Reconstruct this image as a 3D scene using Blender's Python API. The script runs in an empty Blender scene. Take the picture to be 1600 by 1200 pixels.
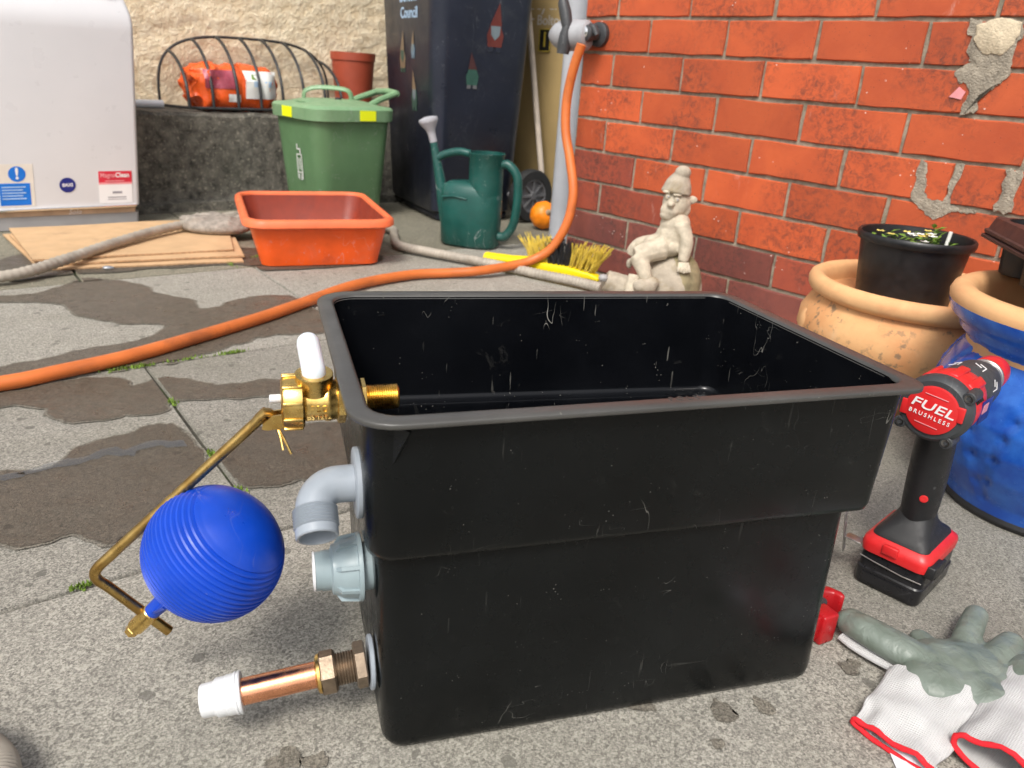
import bpy, bmesh, math, random
from mathutils import Matrix, Vector, noise
random.seed(7)
PI = math.pi
SC = bpy.context.scene
COL = SC.collection

# ------------------------------------------------------------------ camera, sky, sun, exposure
cd = bpy.data.cameras.new('camera'); cam = bpy.data.objects.new('camera', cd); COL.objects.link(cam)
cd.sensor_width = 36.0; cd.lens = 27.11; cd.clip_start = 0.02; cd.clip_end = 200
right = Vector((0.997646673752739, 0.025826157149412, 0.063514753852865))
down = Vector((0.068564672755699, -0.375782144658231, -0.924168093696144))
ahead = Vector((0.0, 0.926348092977448, -0.376668568687442))
R3 = Matrix((right, -down, -ahead)).transposed()
cam.matrix_world = Matrix.Translation((0, 0, 0.55)) @ R3.to_4x4()
cd.dof.use_dof = True; cd.dof.focus_distance = 0.80; cd.dof.aperture_fstop = 9.5
SC.camera = cam

wd = bpy.data.worlds.new('World'); SC.world = wd; wd.use_nodes = True
SUN_EL, SUN_AZ = math.radians(52), math.radians(-163)     # azimuth measured from +Y towards +X
wn = wd.node_tree; wbg = wn.nodes['Background']
sky = wn.nodes.new('ShaderNodeTexSky'); sky.sky_type = 'NISHITA'; sky.sun_disc = False
sky.sun_elevation = SUN_EL; sky.sun_rotation = SUN_AZ; sky.dust_density = 4.0; sky.air_density = 1.0
hs = wn.nodes.new('ShaderNodeHueSaturation'); hs.inputs['Saturation'].default_value = 0.28
wn.links.new(sky.outputs['Color'], hs.inputs['Color']); wn.links.new(hs.outputs['Color'], wbg.inputs['Color'])
wbg.inputs['Strength'].default_value = 0.108
sl = bpy.data.lights.new('sun', 'SUN'); sl.energy = 1.5; sl.angle = math.radians(15); sl.color = (1.0, 0.95, 0.88)
so = bpy.data.objects.new('sun', sl); COL.objects.link(so)
sd = Vector((math.sin(SUN_AZ) * math.cos(SUN_EL), math.cos(SUN_AZ) * math.cos(SUN_EL), math.sin(SUN_EL)))
so.rotation_euler = sd.to_track_quat('Z', 'Y').to_euler()
vs = SC.view_settings; vs.view_transform = 'Standard'; vs.look = 'None'; vs.gamma = 1.0; vs.use_curve_mapping = False
vs.exposure = 0.78
cy = SC.cycles; cy.max_bounces = 6; cy.diffuse_bounces = 3; cy.glossy_bounces = 3; cy.use_adaptive_sampling = True; cy.adaptive_threshold = 0.02; cy.use_denoising = True

# ------------------------------------------------------------------ materials
class NT:
    def __init__(s, name):
        s.m = bpy.data.materials.new(name); s.m.use_nodes = True; s.t = s.m.node_tree
        s.b = s.t.nodes['Principled BSDF']
        s.co = s.n('ShaderNodeTexCoord').outputs['Object']
    def n(s, ty, **kw):
        x = s.t.nodes.new(ty)
        for k, v in kw.items(): setattr(x, k, v)
        return x
    def l(s, a, b): s.t.links.new(a, b)
    def val(s, sock, v):
        if isinstance(v, (int, float)): sock.default_value = v
        elif isinstance(v, tuple): sock.default_value = v if len(v) == len(sock.default_value) else (*v, 1)
        else: s.l(v, sock)
    def noise(s, scale, detail=4, rough=.55, dist=0, co=None):
        x = s.n('ShaderNodeTexNoise'); s.l(co or s.co, x.inputs['Vector'])
        x.inputs['Scale'].default_value = scale; x.inputs['Detail'].default_value = detail
        x.inputs['Roughness'].default_value = rough; x.inputs['Distortion'].default_value = dist
        return x.outputs['Fac']
    def voro(s, scale, feat='F1', out='Distance', co=None, rnd=1):
        x = s.n('ShaderNodeTexVoronoi', feature=feat); s.l(co or s.co, x.inputs['Vector']); x.inputs['Scale'].default_value = scale
        x.inputs['Randomness'].default_value = rnd
        return x.outputs[out]
    def mapc(s, scale=(1, 1, 1), rot=(0, 0, 0), co=None):
        x = s.n('ShaderNodeMapping'); s.l(co or s.co, x.inputs['Vector'])
        x.inputs['Scale'].default_value = scale; x.inputs['Rotation'].default_value = rot
        return x.outputs['Vector']
    def math(s, op, a, b=None, c=None):
        x = s.n('ShaderNodeMath', operation=op)
        for i, v in enumerate((a, b, c)):
            if v is not None: s.val(x.inputs[i], v)
        return x.outputs[0]
    def ramp(s, f, lo, hi, a=0.0, b=1.0):
        x = s.n('ShaderNodeMapRange'); s.val(x.inputs['Value'], f)
        for k, v in (('From Min', lo), ('From Max', hi), ('To Min', a), ('To Max', b)): x.inputs[k].default_value = v
        return x.outputs['Result']
    def mix(s, f, a, b, bt='MIX'):
        x = s.n('ShaderNodeMix', data_type='RGBA', blend_type=bt)
        s.val(x.inputs['Factor'], f); s.val(x.inputs[6], a); s.val(x.inputs[7], b)
        return x.outputs[2]
    def bump(s, h, strength, dist=.001, normal=None):
        x = s.n('ShaderNodeBump'); s.l(h, x.inputs['Height']); x.inputs['Strength'].default_value = strength; x.inputs['Distance'].default_value = dist
        if normal: s.l(normal, x.inputs['Normal'])
        return x.outputs['Normal']
    def out(s, col=None, rough=None, metal=None, normal=None, **kw):
        for k, v in (('Base Color', col), ('Roughness', rough), ('Metallic', metal), ('Normal', normal)):
            if v is not None: s.val(s.b.inputs[k], v)
        for k, v in kw.items(): s.val(s.b.inputs[k.replace('_', ' ')], v)
        return s.m

def pm(name, col, rough=.45, metal=0.0, var=.18, vs=18, bump=0.0, bs=250, bd=.0006, dirt=None, wear=0, dscale=9, dlo=.55, dhi=.75, rvar=.1, **kw):
    """painted, moulded or cast surface: uneven colour, uneven gloss, fine relief and patches of dirt"""
    t = NT(name)
    n1 = t.noise(vs, 5)
    c = t.mix(t.ramp(n1, .3, .7), tuple(x * (1 - var) for x in col), tuple(min(1, x * (1 + var)) for x in col))
    if dirt: c = t.mix(t.ramp(t.noise(dscale, 8, .65, .3), dlo, dhi), c, dirt)
    if wear:
        ln = t.math('LESS_THAN', t.math('ABSOLUTE', t.math('SUBTRACT', t.noise(26, 2, .4, .8, t.mapc((1, .5, .4), (.4, .7, .2))), .5)), .004)
        ln = t.math('MULTIPLY', ln, t.ramp(t.noise(8, 3), .50, .60))
        sp = t.math('MULTIPLY', t.math('LESS_THAN', t.voro(95), t.ramp(t.noise(40, 2), .35, .7, .02, .20)), t.math('GREATER_THAN', t.noise(14, 2), .52))
        c = t.mix(t.math('MULTIPLY', t.math('MAXIMUM', ln, sp), wear), c, tuple(min(1, x * .4 + .32) for x in col))
        c = t.mix(t.math('MULTIPLY', t.ramp(t.noise(11, 9, .75, .8), .52, .72), wear * .45), c, tuple(x * .5 + .10 for x in col))
    r = t.ramp(t.noise(vs * 2.3, 4), .3, .7, max(.03, rough - rvar), min(1, rough + rvar))
    nm = t.bump(t.noise(bs, 4), bump, bd) if bump else None
    return t.out(c, r, metal, nm, **kw)

M = {}
# black tank plastic: hairline scratches, scuffs and specks of dust
def black_plastic(name, base, rough, dust, spec, streak):
    t = NT(name)
    c = t.mix(t.ramp(t.noise(7, 6), .35, .7), base, tuple(x * 1.7 + .002 for x in base))
    def lines(scale, rot, mscale, w, mask_lo):
        f = t.noise(mscale, 2, .4, .6, t.mapc(scale, rot))
        band = t.math('LESS_THAN', t.math('ABSOLUTE', t.math('SUBTRACT', f, .5)), w)
        return t.math('MULTIPLY', band, t.ramp(t.noise(13, 3), mask_lo, mask_lo + .08))
    s1 = lines((1, 1, .25), (.2, .4, .3), 42, .0022, .60)
    s2 = lines((.3, .6, 1), (.9, .2, 1.1), 55, .0018, .62)
    sp = t.math('MULTIPLY', t.math('LESS_THAN', t.voro(260), t.ramp(t.noise(90, 2), .3, .7, .03, .16)), t.math('GREATER_THAN', t.noise(38, 2), .60))
    st = t.math('MULTIPLY', t.math('GREATER_THAN', t.noise(210, 2, .5, .1, t.mapc((1, 1, .05), (.05, .08, 0))), .715), t.ramp(t.noise(9, 3), .50, .60, 0, .55 * streak))
    st2 = t.math('MULTIPLY', t.math('GREATER_THAN', t.noise(230, 2, .5, .1, t.mapc((.05, .3, 1), (.1, .35, .4))), .735), t.ramp(t.noise(11, 3), .56, .66, 0, .5 * streak))
    sc = t.math('MULTIPLY', t.math('MAXIMUM', t.math('MAXIMUM', t.math('MAXIMUM', s1, s2), t.math('MAXIMUM', st, st2)), sp), dust)
    scf = t.math('MULTIPLY', t.ramp(t.noise(23, 8, .75, 1.2), .62, .82), dust * .26)
    c = t.mix(sc, c, (.30, .29, .26))
    c = t.mix(scf, c, (.17, .165, .15))
    r = t.math('ADD', t.ramp(t.noise(30, 5), .3, .7, rough - .06, rough + .08), t.math('MULTIPLY', sc, .3))
    return t.out(c, r, 0, t.bump(t.noise(420, 3), .06, .0004), Specular_IOR_Level=spec)
M['tank'] = black_plastic('black_tank_plastic', (.0022, .0028, .0030), .25, .36, .24, .35)
M['tank_in'] = black_plastic('scratched_lining_plastic', (.0022, .0026, .0036), .19, .8, .32, .8)
M['tank_rim'] = black_plastic('scuffed_rim_plastic', (.046, .0445, .041), .36, .6, .6, .5)

def brass_mat(name, base, rough, letter=False):
    t = NT(name)
    c = t.mix(t.ramp(t.noise(60, 6), .35, .7), base, (base[0] * .62, base[1] * .52, base[2] * .4))
    return t.out(c, t.ramp(t.noise(140, 4), .3, .7, rough - .08, rough + .12), 1.0, t.bump(t.noise(700, 4), .25, .0004))
M['brass'] = brass_mat('cast_brass', (.90, .64, .22), .27)
M['brass_rod'] = brass_mat('drawn_brass', (.52, .35, .12), .30)
M['brass_dull'] = pm('dull_bronze', (.26, .20, .145), .42, .85, .3, 80, .3, 500, dirt=(.12, .10, .08))
M['copper'] = pm('copper_pipe', (.80, .36, .20), .24, 1.0, .22, 40, .08, 300)
M['white_pl'] = pm('white_plastic', (.70, .71, .72), .32, 0, .03, 20)
M['white_trans'] = pm('milky_nylon', (.72, .75, .80), .35, 0, .02, 20, Subsurface_Weight=.25)
M['grey_pvc'] = pm('grey_pvc', (.30, .335, .375), .38, 0, .1, 30, .05, 300, dirt=(.20, .19, .18), dlo=.6, dhi=.85)
M['grey_green'] = pm('grey_green_polypropylene', (.27, .34, .36), .4, 0, .08, 30, .05, 400)
M['blue_float'] = pm('blue_float_plastic', (.004, .056, .47), .36, 0, .10, 25, .04, 300, wear=.22)
M['dark_hole'] = pm('dark_cavity', (.01, .01, .01), .8)
M['steel'] = pm('dull_steel', (.42, .41, .39), .38, .9, .25, 50, .1, 400)
M['screw'] = pm('screw_steel', (.3, .29, .28), .35, 1.0)

# ground
def concrete(name, tone, rough=(.82, .95), spec=.5):
    t = NT(name)
    g = t.n('ShaderNodeNewGeometry').outputs['Position']
    rnd = t.n('ShaderNodeObjectInfo').outputs['Random']
    fine = t.noise(520, 5, .75, 0, g)
    mid = t.noise(17, 6, .6, 0, g)
    big = t.noise(2.6, 5, .6, .5, g)
    c = t.mix(t.ramp(fine, .38, .62), tuple(x * .46 for x in tone), tuple(min(1, x * 1.5) for x in tone))
    gr = t.voro(400, 'F1', 'Color', g)
    gs = t.n('ShaderNodeSeparateColor'); t.l(gr, gs.inputs[0])
    c = t.mix(t.math('MULTIPLY', t.math('GREATER_THAN', gs.outputs[0], .80), .42), c, tuple(min(1, x * 1.9) for x in tone))
    c = t.mix(t.math('MULTIPLY', t.math('LESS_THAN', gs.outputs[1], .17), .5), c, tuple(x * .24 for x in tone))
    # scattered flat stones of the aggregate
    vx = t.n('ShaderNodeTexVoronoi', feature='F1'); vx.inputs['Scale'].default_value = 36
    dv = t.n('ShaderNodeVectorMath', operation='ADD')
    nz = t.n('ShaderNodeTexNoise'); t.l(g, nz.inputs['Vector']); nz.inputs['Scale'].default_value = 70
    sv = t.n('ShaderNodeVectorMath', operation='SCALE'); t.l(nz.outputs['Color'], sv.inputs[0]); sv.inputs['Scale'].default_value = .012
    t.l(g, dv.inputs[0]); t.l(sv.outputs[0], dv.inputs[1]); t.l(dv.outputs[0], vx.inputs['Vector'])
    vs_ = t.n('ShaderNodeSeparateColor'); t.l(vx.outputs['Color'], vs_.inputs[0])
    stone = t.math('MULTIPLY', t.math('LESS_THAN', vx.outputs['Distance'], .23), t.math('GREATER_THAN', vs_.outputs[0], .86))
    c = t.mix(t.math('MULTIPLY', stone, .7), c, tuple(x * .36 for x in tone))
    c = t.mix(t.ramp(mid, .3, .75, 0, .35), c, tuple(x * .55 for x in tone))
    c = t.mix(t.ramp(big, .45, .75, 0, .45), c, (tone[0] * .55, tone[1] * .56, tone[2] * .46))
    c = t.mix(1.0, c, t.ramp(rnd, 0, 1, .82, 1.12), 'MULTIPLY')
    h = t.math('ADD', fine, t.math('MULTIPLY', mid, .6))
    return t.out(c, t.ramp(t.noise(24, 5, .6, 0, g), .3, .7, *rough), 0, t.bump(h, .75, .0022), Specular_IOR_Level=spec)
M['slab'] = concrete('paving_concrete', (.335, .316, .272))
M['slab_wet'] = concrete('wet_concrete', (.118, .098, .073), (.22, .62), .6)
M['slab_damp'] = concrete('damp_edge_concrete', (.20, .18, .145), (.5, .85))
M['slab_far'] = concrete('damp_mossy_concrete', (.26, .24, .18))
M['joint'] = pm('joint_soil', (.055, .05, .038), .95, 0, .5, 60, .8, 300, .003, dirt=(.05, .075, .02), dlo=.5, dhi=.62)
def wet_mat(name, tint, rough, a, k):
    t = NT(name); t.t.nodes.remove(t.b)
    g = t.n('ShaderNodeNewGeometry').outputs['Position']
    nm = t.bump(t.math('ADD', t.noise(330, 5, .7, 0, g), t.noise(30, 3, .5, 0, g)), a, .0016)
    tr = t.n('ShaderNodeBsdfTransparent'); t.val(tr.inputs[0], t.mix(t.ramp(t.noise(14, 6, .6, .4, g), .3, .7), tuple(x * .86 for x in tint), tuple(min(1, x * 1.16) for x in tint)))
    gl = t.n('ShaderNodeBsdfGlossy'); gl.inputs['Roughness'].default_value = rough; t.l(nm, gl.inputs['Normal'])
    fr = t.n('ShaderNodeFresnel'); fr.inputs['IOR'].default_value = 1.36; t.l(nm, fr.inputs['Normal'])
    mx = t.n('ShaderNodeMixShader'); t.l(t.math('MULTIPLY', fr.outputs[0], k), mx.inputs[0]); t.l(tr.outputs[0], mx.inputs[1]); t.l(gl.outputs[0], mx.inputs[2])
    t.l(mx.outputs[0], t.t.nodes['Material Output'].inputs['Surface']); return t.m
M['wet'] = wet_mat('wet_film', (.43, .385, .335), .30, .6, .22)
M['damp'] = wet_mat('damp_film', (.62, .57, .50), .4, .6, .12)
M['puddle'] = wet_mat('puddle_film', (.97, .97, .97), .05, .04, 3.0)
M['moss'] = pm('moss_green', (.17, .27, .035), .8, 0, .4, 200)

# bricks and walls
def brick_mat(name, a, b, soot):
    t = NT(name)
    g = t.n('ShaderNodeNewGeometry').outputs['Position']
    rnd = t.n('ShaderNodeObjectInfo').outputs['Random']
    c = t.mix(t.ramp(t.noise(9, 5, .6, .4, g), .3, .7), a, b)
    c = t.mix(1.0, c, t.ramp(rnd, 0, 1, .78, 1.12), 'MULTIPLY')
    sm = t.math('MULTIPLY', t.ramp(t.noise(70, 9, .78, .8, g), .46, .60), t.ramp(t.noise(6.5, 3, .5, 0, g), .44, .60))
    c = t.mix(t.math('MULTIPLY', sm, soot), c, (.045, .028, .024))
    pit = t.math('MULTIPLY', t.math('LESS_THAN', t.voro(170, co=g), .16), t.math('GREATER_THAN', t.noise(30, 2, co=g), .57))
    c = t.mix(t.math('MULTIPLY', pit, .75), c, (.05, .025, .02))
    blm = t.math('MULTIPLY', t.ramp(t.noise(45, 7, .7, .4, t.mapc((1, 1, .35), co=g)), .6, .72), t.ramp(t.noise(4, 3, co=g), .52, .66))
    c = t.mix(t.math('MULTIPLY', blm, .4), c, (.62, .42, .36))
    wp = t.math('MULTIPLY', t.math('LESS_THAN', t.voro(75, co=g), .12), t.math('GREATER_THAN', t.noise(11, 2, co=g), .60))
    c = t.mix(t.math('MULTIPLY', wp, .8), c, (.78, .66, .60))
    h = t.math('ADD', t.noise(120, 6, .7, 0, g), t.math('MULTIPLY', pit, -1.2))
    return t.out(c, t.ramp(t.noise(40, 4, co=g), .3, .7, .5, .72), 0, t.bump(h, .4, .0015))
M['brick'] = brick_mat('red_pressed_brick', (.58, .108, .031), (.46, .078, .024), .62)
M['brick_mid'] = brick_mat('dull_red_brick', (.40, .078, .036), (.28, .058, .036), .7)
M['brick_dark'] = brick_mat('dark_plum_brick', (.24, .066, .046), (.15, .046, .040), .6)
M['mortar'] = pm('lime_mortar', (.285, .245, .185), .95, 0, .35, 60, .9, 380, .002, dirt=(.12, .13, .045), dscale=5, dlo=.58, dhi=.78)
M['cement'] = pm('rough_cement', (.345, .30, .235), .95, 0, .3, 50, 1.0, 260, .005)
M['cement_pale'] = pm('pale_render_patch', (.62, .52, .37), .95, 0, .2, 60, .8, 300, .003)
def render_wall():
    t = NT('cream_render')
    n1 = t.noise(38, 8, .62, .3)
    c = t.mix(t.ramp(n1, .35, .65), (.74, .59, .385), (.93, .81, .60))
    c = t.mix(t.ramp(t.noise(3, 5), .5, .8, 0, .3), c, (.42, .33, .22))
    return t.out(c, .9, 0, t.bump(t.math('ADD', n1, t.math('MULTIPLY', t.noise(110, 4), .4)), .9, .012))
M['render'] = render_wall()
def stone_mat():
    t = NT('lichened_concrete')
    n1 = t.noise(28, 9, .7)
    c = t.mix(t.ramp(n1, .35, .65), (.040, .038, .032), (.19, .175, .145))
    c = t.mix(t.ramp(t.noise(90, 6, .7), .56, .66, 0, .8), c, (.36, .33, .26))
    c = t.mix(t.ramp(t.noise(4, 5), .55, .75, 0, .5), c, (.04, .042, .03))
    return t.out(c, .95, 0, t.bump(n1, .9, .008))
M['plinth'] = stone_mat()

# other things
M['boiler'] = pm('white_enamel', (.62, .615, .625), .33, 0, .03, 5)
M['boiler_base'] = pm('grey_casing', (.34, .33, .325), .5, 0, .1, 10)
M['tan_strip'] = pm('tan_strip', (.50, .34, .22), .5)
M['chrome'] = pm('chrome_strip', (.85, .85, .85), .12, 1.0, .05)
M['sign_blue'] = pm('sign_blue', (.005, .16, .62), .4, 0, .06)
M['logo_navy'] = pm('logo_navy', (.012, .018, .17), .35)
M['sign_red'] = pm('sign_red', (.58, .02, .045), .4)
M['sign_pink'] = pm('sign_pink', (.75, .30, .32), .4)
M['sign_white'] = pm('sign_white', (.78, .77, .77), .4, 0, .03)
M['sign_cream'] = pm('sign_cream', (.70, .65, .58), .45, 0, .05)
M['ink_grey'] = pm('ink_grey', (.28, .27, .30), .5)
M['ink_pale'] = pm('ink_pale_blue', (.40, .56, .76), .5)
M['card'] = pm('cardboard', (.55, .36, .195), .85, 0, .10, 14, .25, 200, dirt=(.36, .23, .13), dlo=.6, dhi=.8)
M['card_edge'] = pm('cardboard_edge', (.42, .26, .14), .9, 0, .3, 120)
M['hose_orange'] = pm('orange_hose', (.60, .155, .035), .42, 0, .15, 12, .15, 300, dirt=(.22, .07, .03), dlo=.55, dhi=.8)
M['hose_grey'] = pm('grey_hose', (.36, .32, .265), .6, 0, .22, 20, .2, 200, dirt=(.17, .14, .10))
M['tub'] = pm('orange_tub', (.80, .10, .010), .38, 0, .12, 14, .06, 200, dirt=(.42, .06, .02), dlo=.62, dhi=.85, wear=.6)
M['tub_in'] = pm('dark_orange_lining', (.27, .034, .012), .5, 0, .25, 9, .06, 200, dirt=(.16, .03, .02), dlo=.45, dhi=.75)  # inside of the tub, a darker orange than its shell
M['tub_rim'] = pm('faded_orange', (.80, .165, .060), .5, 0, .14, 18)
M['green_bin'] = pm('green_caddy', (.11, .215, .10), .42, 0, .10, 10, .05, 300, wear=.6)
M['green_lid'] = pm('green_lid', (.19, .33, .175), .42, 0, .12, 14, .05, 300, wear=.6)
M['yellow_tape'] = pm('yellow_tape', (.86, .93, .01), .4, 0, .02)
M['navy_bin'] = pm('navy_bin', (.016, .020, .034), .36, 0, .2, 6, .1, 500, dirt=(.04, .045, .055), dlo=.55, dhi=.85, wear=.18)
M['brown_bin'] = pm('tan_bin', (.52, .375, .17), .45, 0, .10, 5, .08, 500)
M['tyre'] = pm('tyre_rubber', (.014, .014, .014), .7)
M['hub'] = pm('wheel_hub', (.11, .11, .115), .5)
M['can_green'] = pm('watering_can_green', (.008, .075, .062), .38, 0, .16, 16, .1, 300, dirt=(.09, .16, .15), dlo=.62, dhi=.9, wear=.6)
M['rose_grey'] = pm('rose_grey', (.40, .40, .43), .5, 0, .1, 30)
M['pumpkin'] = pm('pumpkin_skin', (.86, .24, .008), .38, 0, .15, 25, .1, 120, dirt=(.65, .12, .008))
M['stalk'] = pm('pumpkin_stalk', (.40, .30, .19), .8, 0, .3, 60)
M['yellow_pl'] = pm('yellow_plastic', (.86, .68, .004), .4, 0, .05, 20)
M['bristle_y'] = pm('yellow_bristle', (.62, .46, .06), .6, 0, .3, 40)
M['bristle_k'] = pm('black_bristle', (.014, .014, .016), .6)
M['grip_black'] = pm('black_grip', (.014, .014, .015), .5)
M['statue'] = pm('weathered_stone', (.40, .345, .27), .9, 0, .22, 45, .7, 230, .002, dirt=(.27, .21, .12), dscale=16, dlo=.52, dhi=.68)
M['statue_pale'] = pm('pale_stone', (.52, .455, .35), .9, 0, .2, 60, .6, 260, .002, dirt=(.36, .31, .22), dscale=26, dlo=.55, dhi=.7)
M['statue_dark'] = pm('mossy_stone', (.25, .21, .12), .9, 0, .3, 40, .7, 230, .002, dirt=(.13, .13, .05), dscale=14, dlo=.5, dhi=.65)
M['terra'] = pm('terracotta', (.73, .42, .195), .75, 0, .15, 12, .25, 180, .001, dirt=(.66, .33, .15), dscale=7, dlo=.45, dhi=.65)
def terra_mat():
    t = NT('spotted_terracotta')
    c = t.mix(t.ramp(t.noise(8, 5), .35, .65), (.72, .42, .19), (.60, .255, .095))
    sp = t.math('MULTIPLY', t.ramp(t.noise(75, 5, .6), .55, .63), t.ramp(t.noise(7, 3), .40, .52))
    c = t.mix(t.math('MULTIPLY', sp, .75), c, (.17, .13, .085))
    c = t.mix(t.math('MULTIPLY', t.ramp(t.noise(30, 5), .6, .8), .3), c, (.68, .55, .38))
    return t.out(c, .75, 0, t.bump(t.noise(160, 5), .3, .001))
M['terra_body'] = terra_mat()
def glaze():
    t = NT('blue_glaze')
    c = t.mix(t.ramp(t.noise(26, 6, .6), .35, .68), (.010, .070, .40), (.035, .155, .56))
    c = t.mix(t.ramp(t.noise(9, 7, .7, .5), .70, .80, 0, .7), c, (.11, .085, .06))
    return t.out(c, t.ramp(t.noise(40, 4), .3, .7, .14, .30), 0, t.bump(t.noise(60, 4), .12, .0012))
M['glaze'] = glaze()
M['terra_plastic'] = pm('terracotta_plastic', (.36, .065, .032), .5, 0, .1, 12)
M['pot_black'] = pm('black_pot_plastic', (.010, .010, .011), .42, 0, .3, 30, .1, 300, dirt=(.035, .033, .03), dlo=.6, dhi=.8)
M['soil'] = pm('potting_soil', (.035, .024, .016), 1.0, 0, .6, 120, 1.0, 200, .006)
M['leaf'] = pm('leaf_green', (.13, .24, .03), .5, 0, .35, 90)
M['petal_w'] = pm('petal_white', (.85, .85, .80), .5, 0, .03)
M['petal_y'] = pm('petal_yellow', (.72, .60, .16), .5, 0, .2)
M['tray_brown'] = pm('brown_tray', (.060, .030, .026), .45, 0, .12, 30)
M['wire'] = pm('black_wire', (.035, .036, .038), .5, .3, .3, 60)
M['bag'] = pm('orange_bag', (.78, .11, .02), .28, 0, .2, 20, .5, 40, .004)
M['bag_maroon'] = pm('maroon_print', (.33, .06, .09), .3, 0, .3, 30, .5, 40, .004)
M['bag_white'] = pm('white_print', (.76, .76, .73), .3, 0, .05, 20)
M['pipe_white'] = pm('white_pipe', (.66, .69, .72), .4, 0, .06)
M['downpipe'] = pm('pale_grey_pipe', (.44, .455, .49), .4, 0, .08, 10)
M['tap_grey'] = pm('grey_tap_cover', (.34, .345, .36), .55, 0, .12, 30, .3, 200)
M['drill_red'] = pm('drill_red', (.62, .020, .022), .40, 0, .08, 40, .05, 500)
M['drill_grey'] = pm('drill_charcoal', (.042, .045, .049), .5, 0, .15, 60, .15, 700, wear=.12)
M['drill_rubber'] = pm('drill_rubber', (.013, .013, .014), .48, 0, .2, 60, .5, 1500, .0006, wear=.12)
M['bat_black'] = pm('battery_black', (.011, .011, .013), .33, 0, .2, 60, wear=.12)
M['tool_red'] = pm('enamel_red', (.42, .010, .014), .33, 0, .12, 60, .05, 400, dirt=(.36, .30, .30), dscale=70, dlo=.68, dhi=.72)
def nitrile():
    t = NT('grey_green_nitrile')
    c = t.mix(t.ramp(t.noise(35, 5), .3, .7), (.125, .155, .125), (.205, .240, .210))
    w = t.n('ShaderNodeTexWave', bands_direction='DIAGONAL'); t.l(t.co, w.inputs['Vector']); w.inputs['Scale'].default_value = 260
    return t.out(c, t.ramp(t.noise(60, 4), .3, .7, .30, .5), 0, t.bump(t.math('ADD', t.math('MULTIPLY', w.outputs['Fac'], .25), t.noise(300, 3)), .25, .0007, t.bump(t.noise(50, 3, .5, 1.2), .34, .006)))
M['nitrile'] = nitrile()
def knit():
    t = NT('white_knit')
    w = t.n('ShaderNodeTexWave', bands_direction='X'); t.l(t.mapc((1, 1, 1), (0, 0, .78)), w.inputs['Vector']); w.inputs['Scale'].default_value = 150
    w2 = t.n('ShaderNodeTexWave', bands_direction='Y'); t.l(t.mapc((1, 1, 1), (0, 0, .78)), w2.inputs['Vector']); w2.inputs['Scale'].default_value = 150
    h = t.math('MULTIPLY', w.outputs['Fac'], w2.outputs['Fac'])
    c = t.mix(t.ramp(t.noise(30, 4), .3, .7), (.47, .465, .46), (.60, .60, .595))
    return t.out(t.mix(t.ramp(h, 0, .4, .16, 0), c, (.45, .45, .45)), .9, 0, t.bump(h, .6, .0009))
M['knit'] = knit()
M['red_trim'] = pm('red_overlock', (.72, .012, .022), .8, 0, .15, 300, .7, 700, .001)
M['paper'] = pm('white_paper', (.76, .77, .82), .7, 0, .03)
M['rag'] = pm('grey_rag', (.30, .265, .225), .95, 0, .3, 60, .8, 150, .004)
M['wood_pole'] = pm('pale_pole', (.52, .44, .36), .6, 0, .15, 20)

# ------------------------------------------------------------------ mesh helpers; a shape is (vertices, faces)
def ring_loft(rings, cap0=True, cap1=True):
    n = len(rings[0]); V = [tuple(p) for r in rings for p in r]; F = []
    for i in range(len(rings) - 1):
        for j in range(n):
            k = (j + 1) % n
            F.append((i * n + j, i * n + k, (i + 1) * n + k, (i + 1) * n + j))
    if cap0: F.append(tuple(range(n - 1, -1, -1)))
    if cap1: F.append(tuple((len(rings) - 1) * n + j for j in range(n)))
    return V, F
def lathe(prof, n=32, cap0=True, cap1=True, wob=0):
    rings = []
    for r, z in prof:
        rings.append([(r * math.cos(2 * PI * j / n), r * math.sin(2 * PI * j / n), z) for j in range(n)])
    return ring_loft(rings, cap0, cap1)
def axis(p, d, roll=0):
    q = Vector(d).normalized().to_track_quat('Z', 'Y')
    return Matrix.Translation(p) @ q.to_matrix().to_4x4() @ Matrix.Rotation(roll, 4, 'Z')
def xf(s, m): return [tuple(m @ Vector(v)) for v in s[0]], s[1]
def lat(p, d, prof, n=32, **k): return xf(lathe(prof, n, **k), axis(p, d))
def tube(pts, r, n=12, caps=True, flat=None):
    P = [Vector(p) for p in pts]; m = len(P)
    rr = r if isinstance(r, (list, tuple)) else [r] * m
    T = [(P[min(i + 1, m - 1)] - P[max(i - 1, 0)]).normalized() for i in range(m)]
    up = Vector((0, 0, 1)) if abs(T[0].z) < .9 else Vector((1, 0, 0))
    nrm = (up - T[0] * up.dot(T[0])).normalized(); rings = []
    for i in range(m):
        nrm = (nrm - T[i] * nrm.dot(T[i])).normalized(); bi = T[i].cross(nrm)
        a, b = (rr[i], rr[i]) if flat is None else (rr[i] * flat[0], rr[i] * flat[1])
        rings.append([P[i] + nrm * a * math.cos(2 * PI * j / n) + bi * b * math.sin(2 * PI * j / n) for j in range(n)])
    return ring_loft(rings, caps, caps)
def spline(pts, k=8):
    P = [Vector(p) for p in pts]; P = [P[0] * 2 - P[1]] + P + [P[-1] * 2 - P[-2]]; out = []
    for i in range(1, len(P) - 2):
        a, b, c, d = P[i - 1], P[i], P[i + 1], P[i + 2]
        for j in range(k):
            t = j / k
            out.append(.5 * ((2 * b) + (c - a) * t + (2 * a - 5 * b + 4 * c - d) * t * t + (3 * b - a - 3 * c + d) * t ** 3))
    out.append(P[-2]); return out
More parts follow.
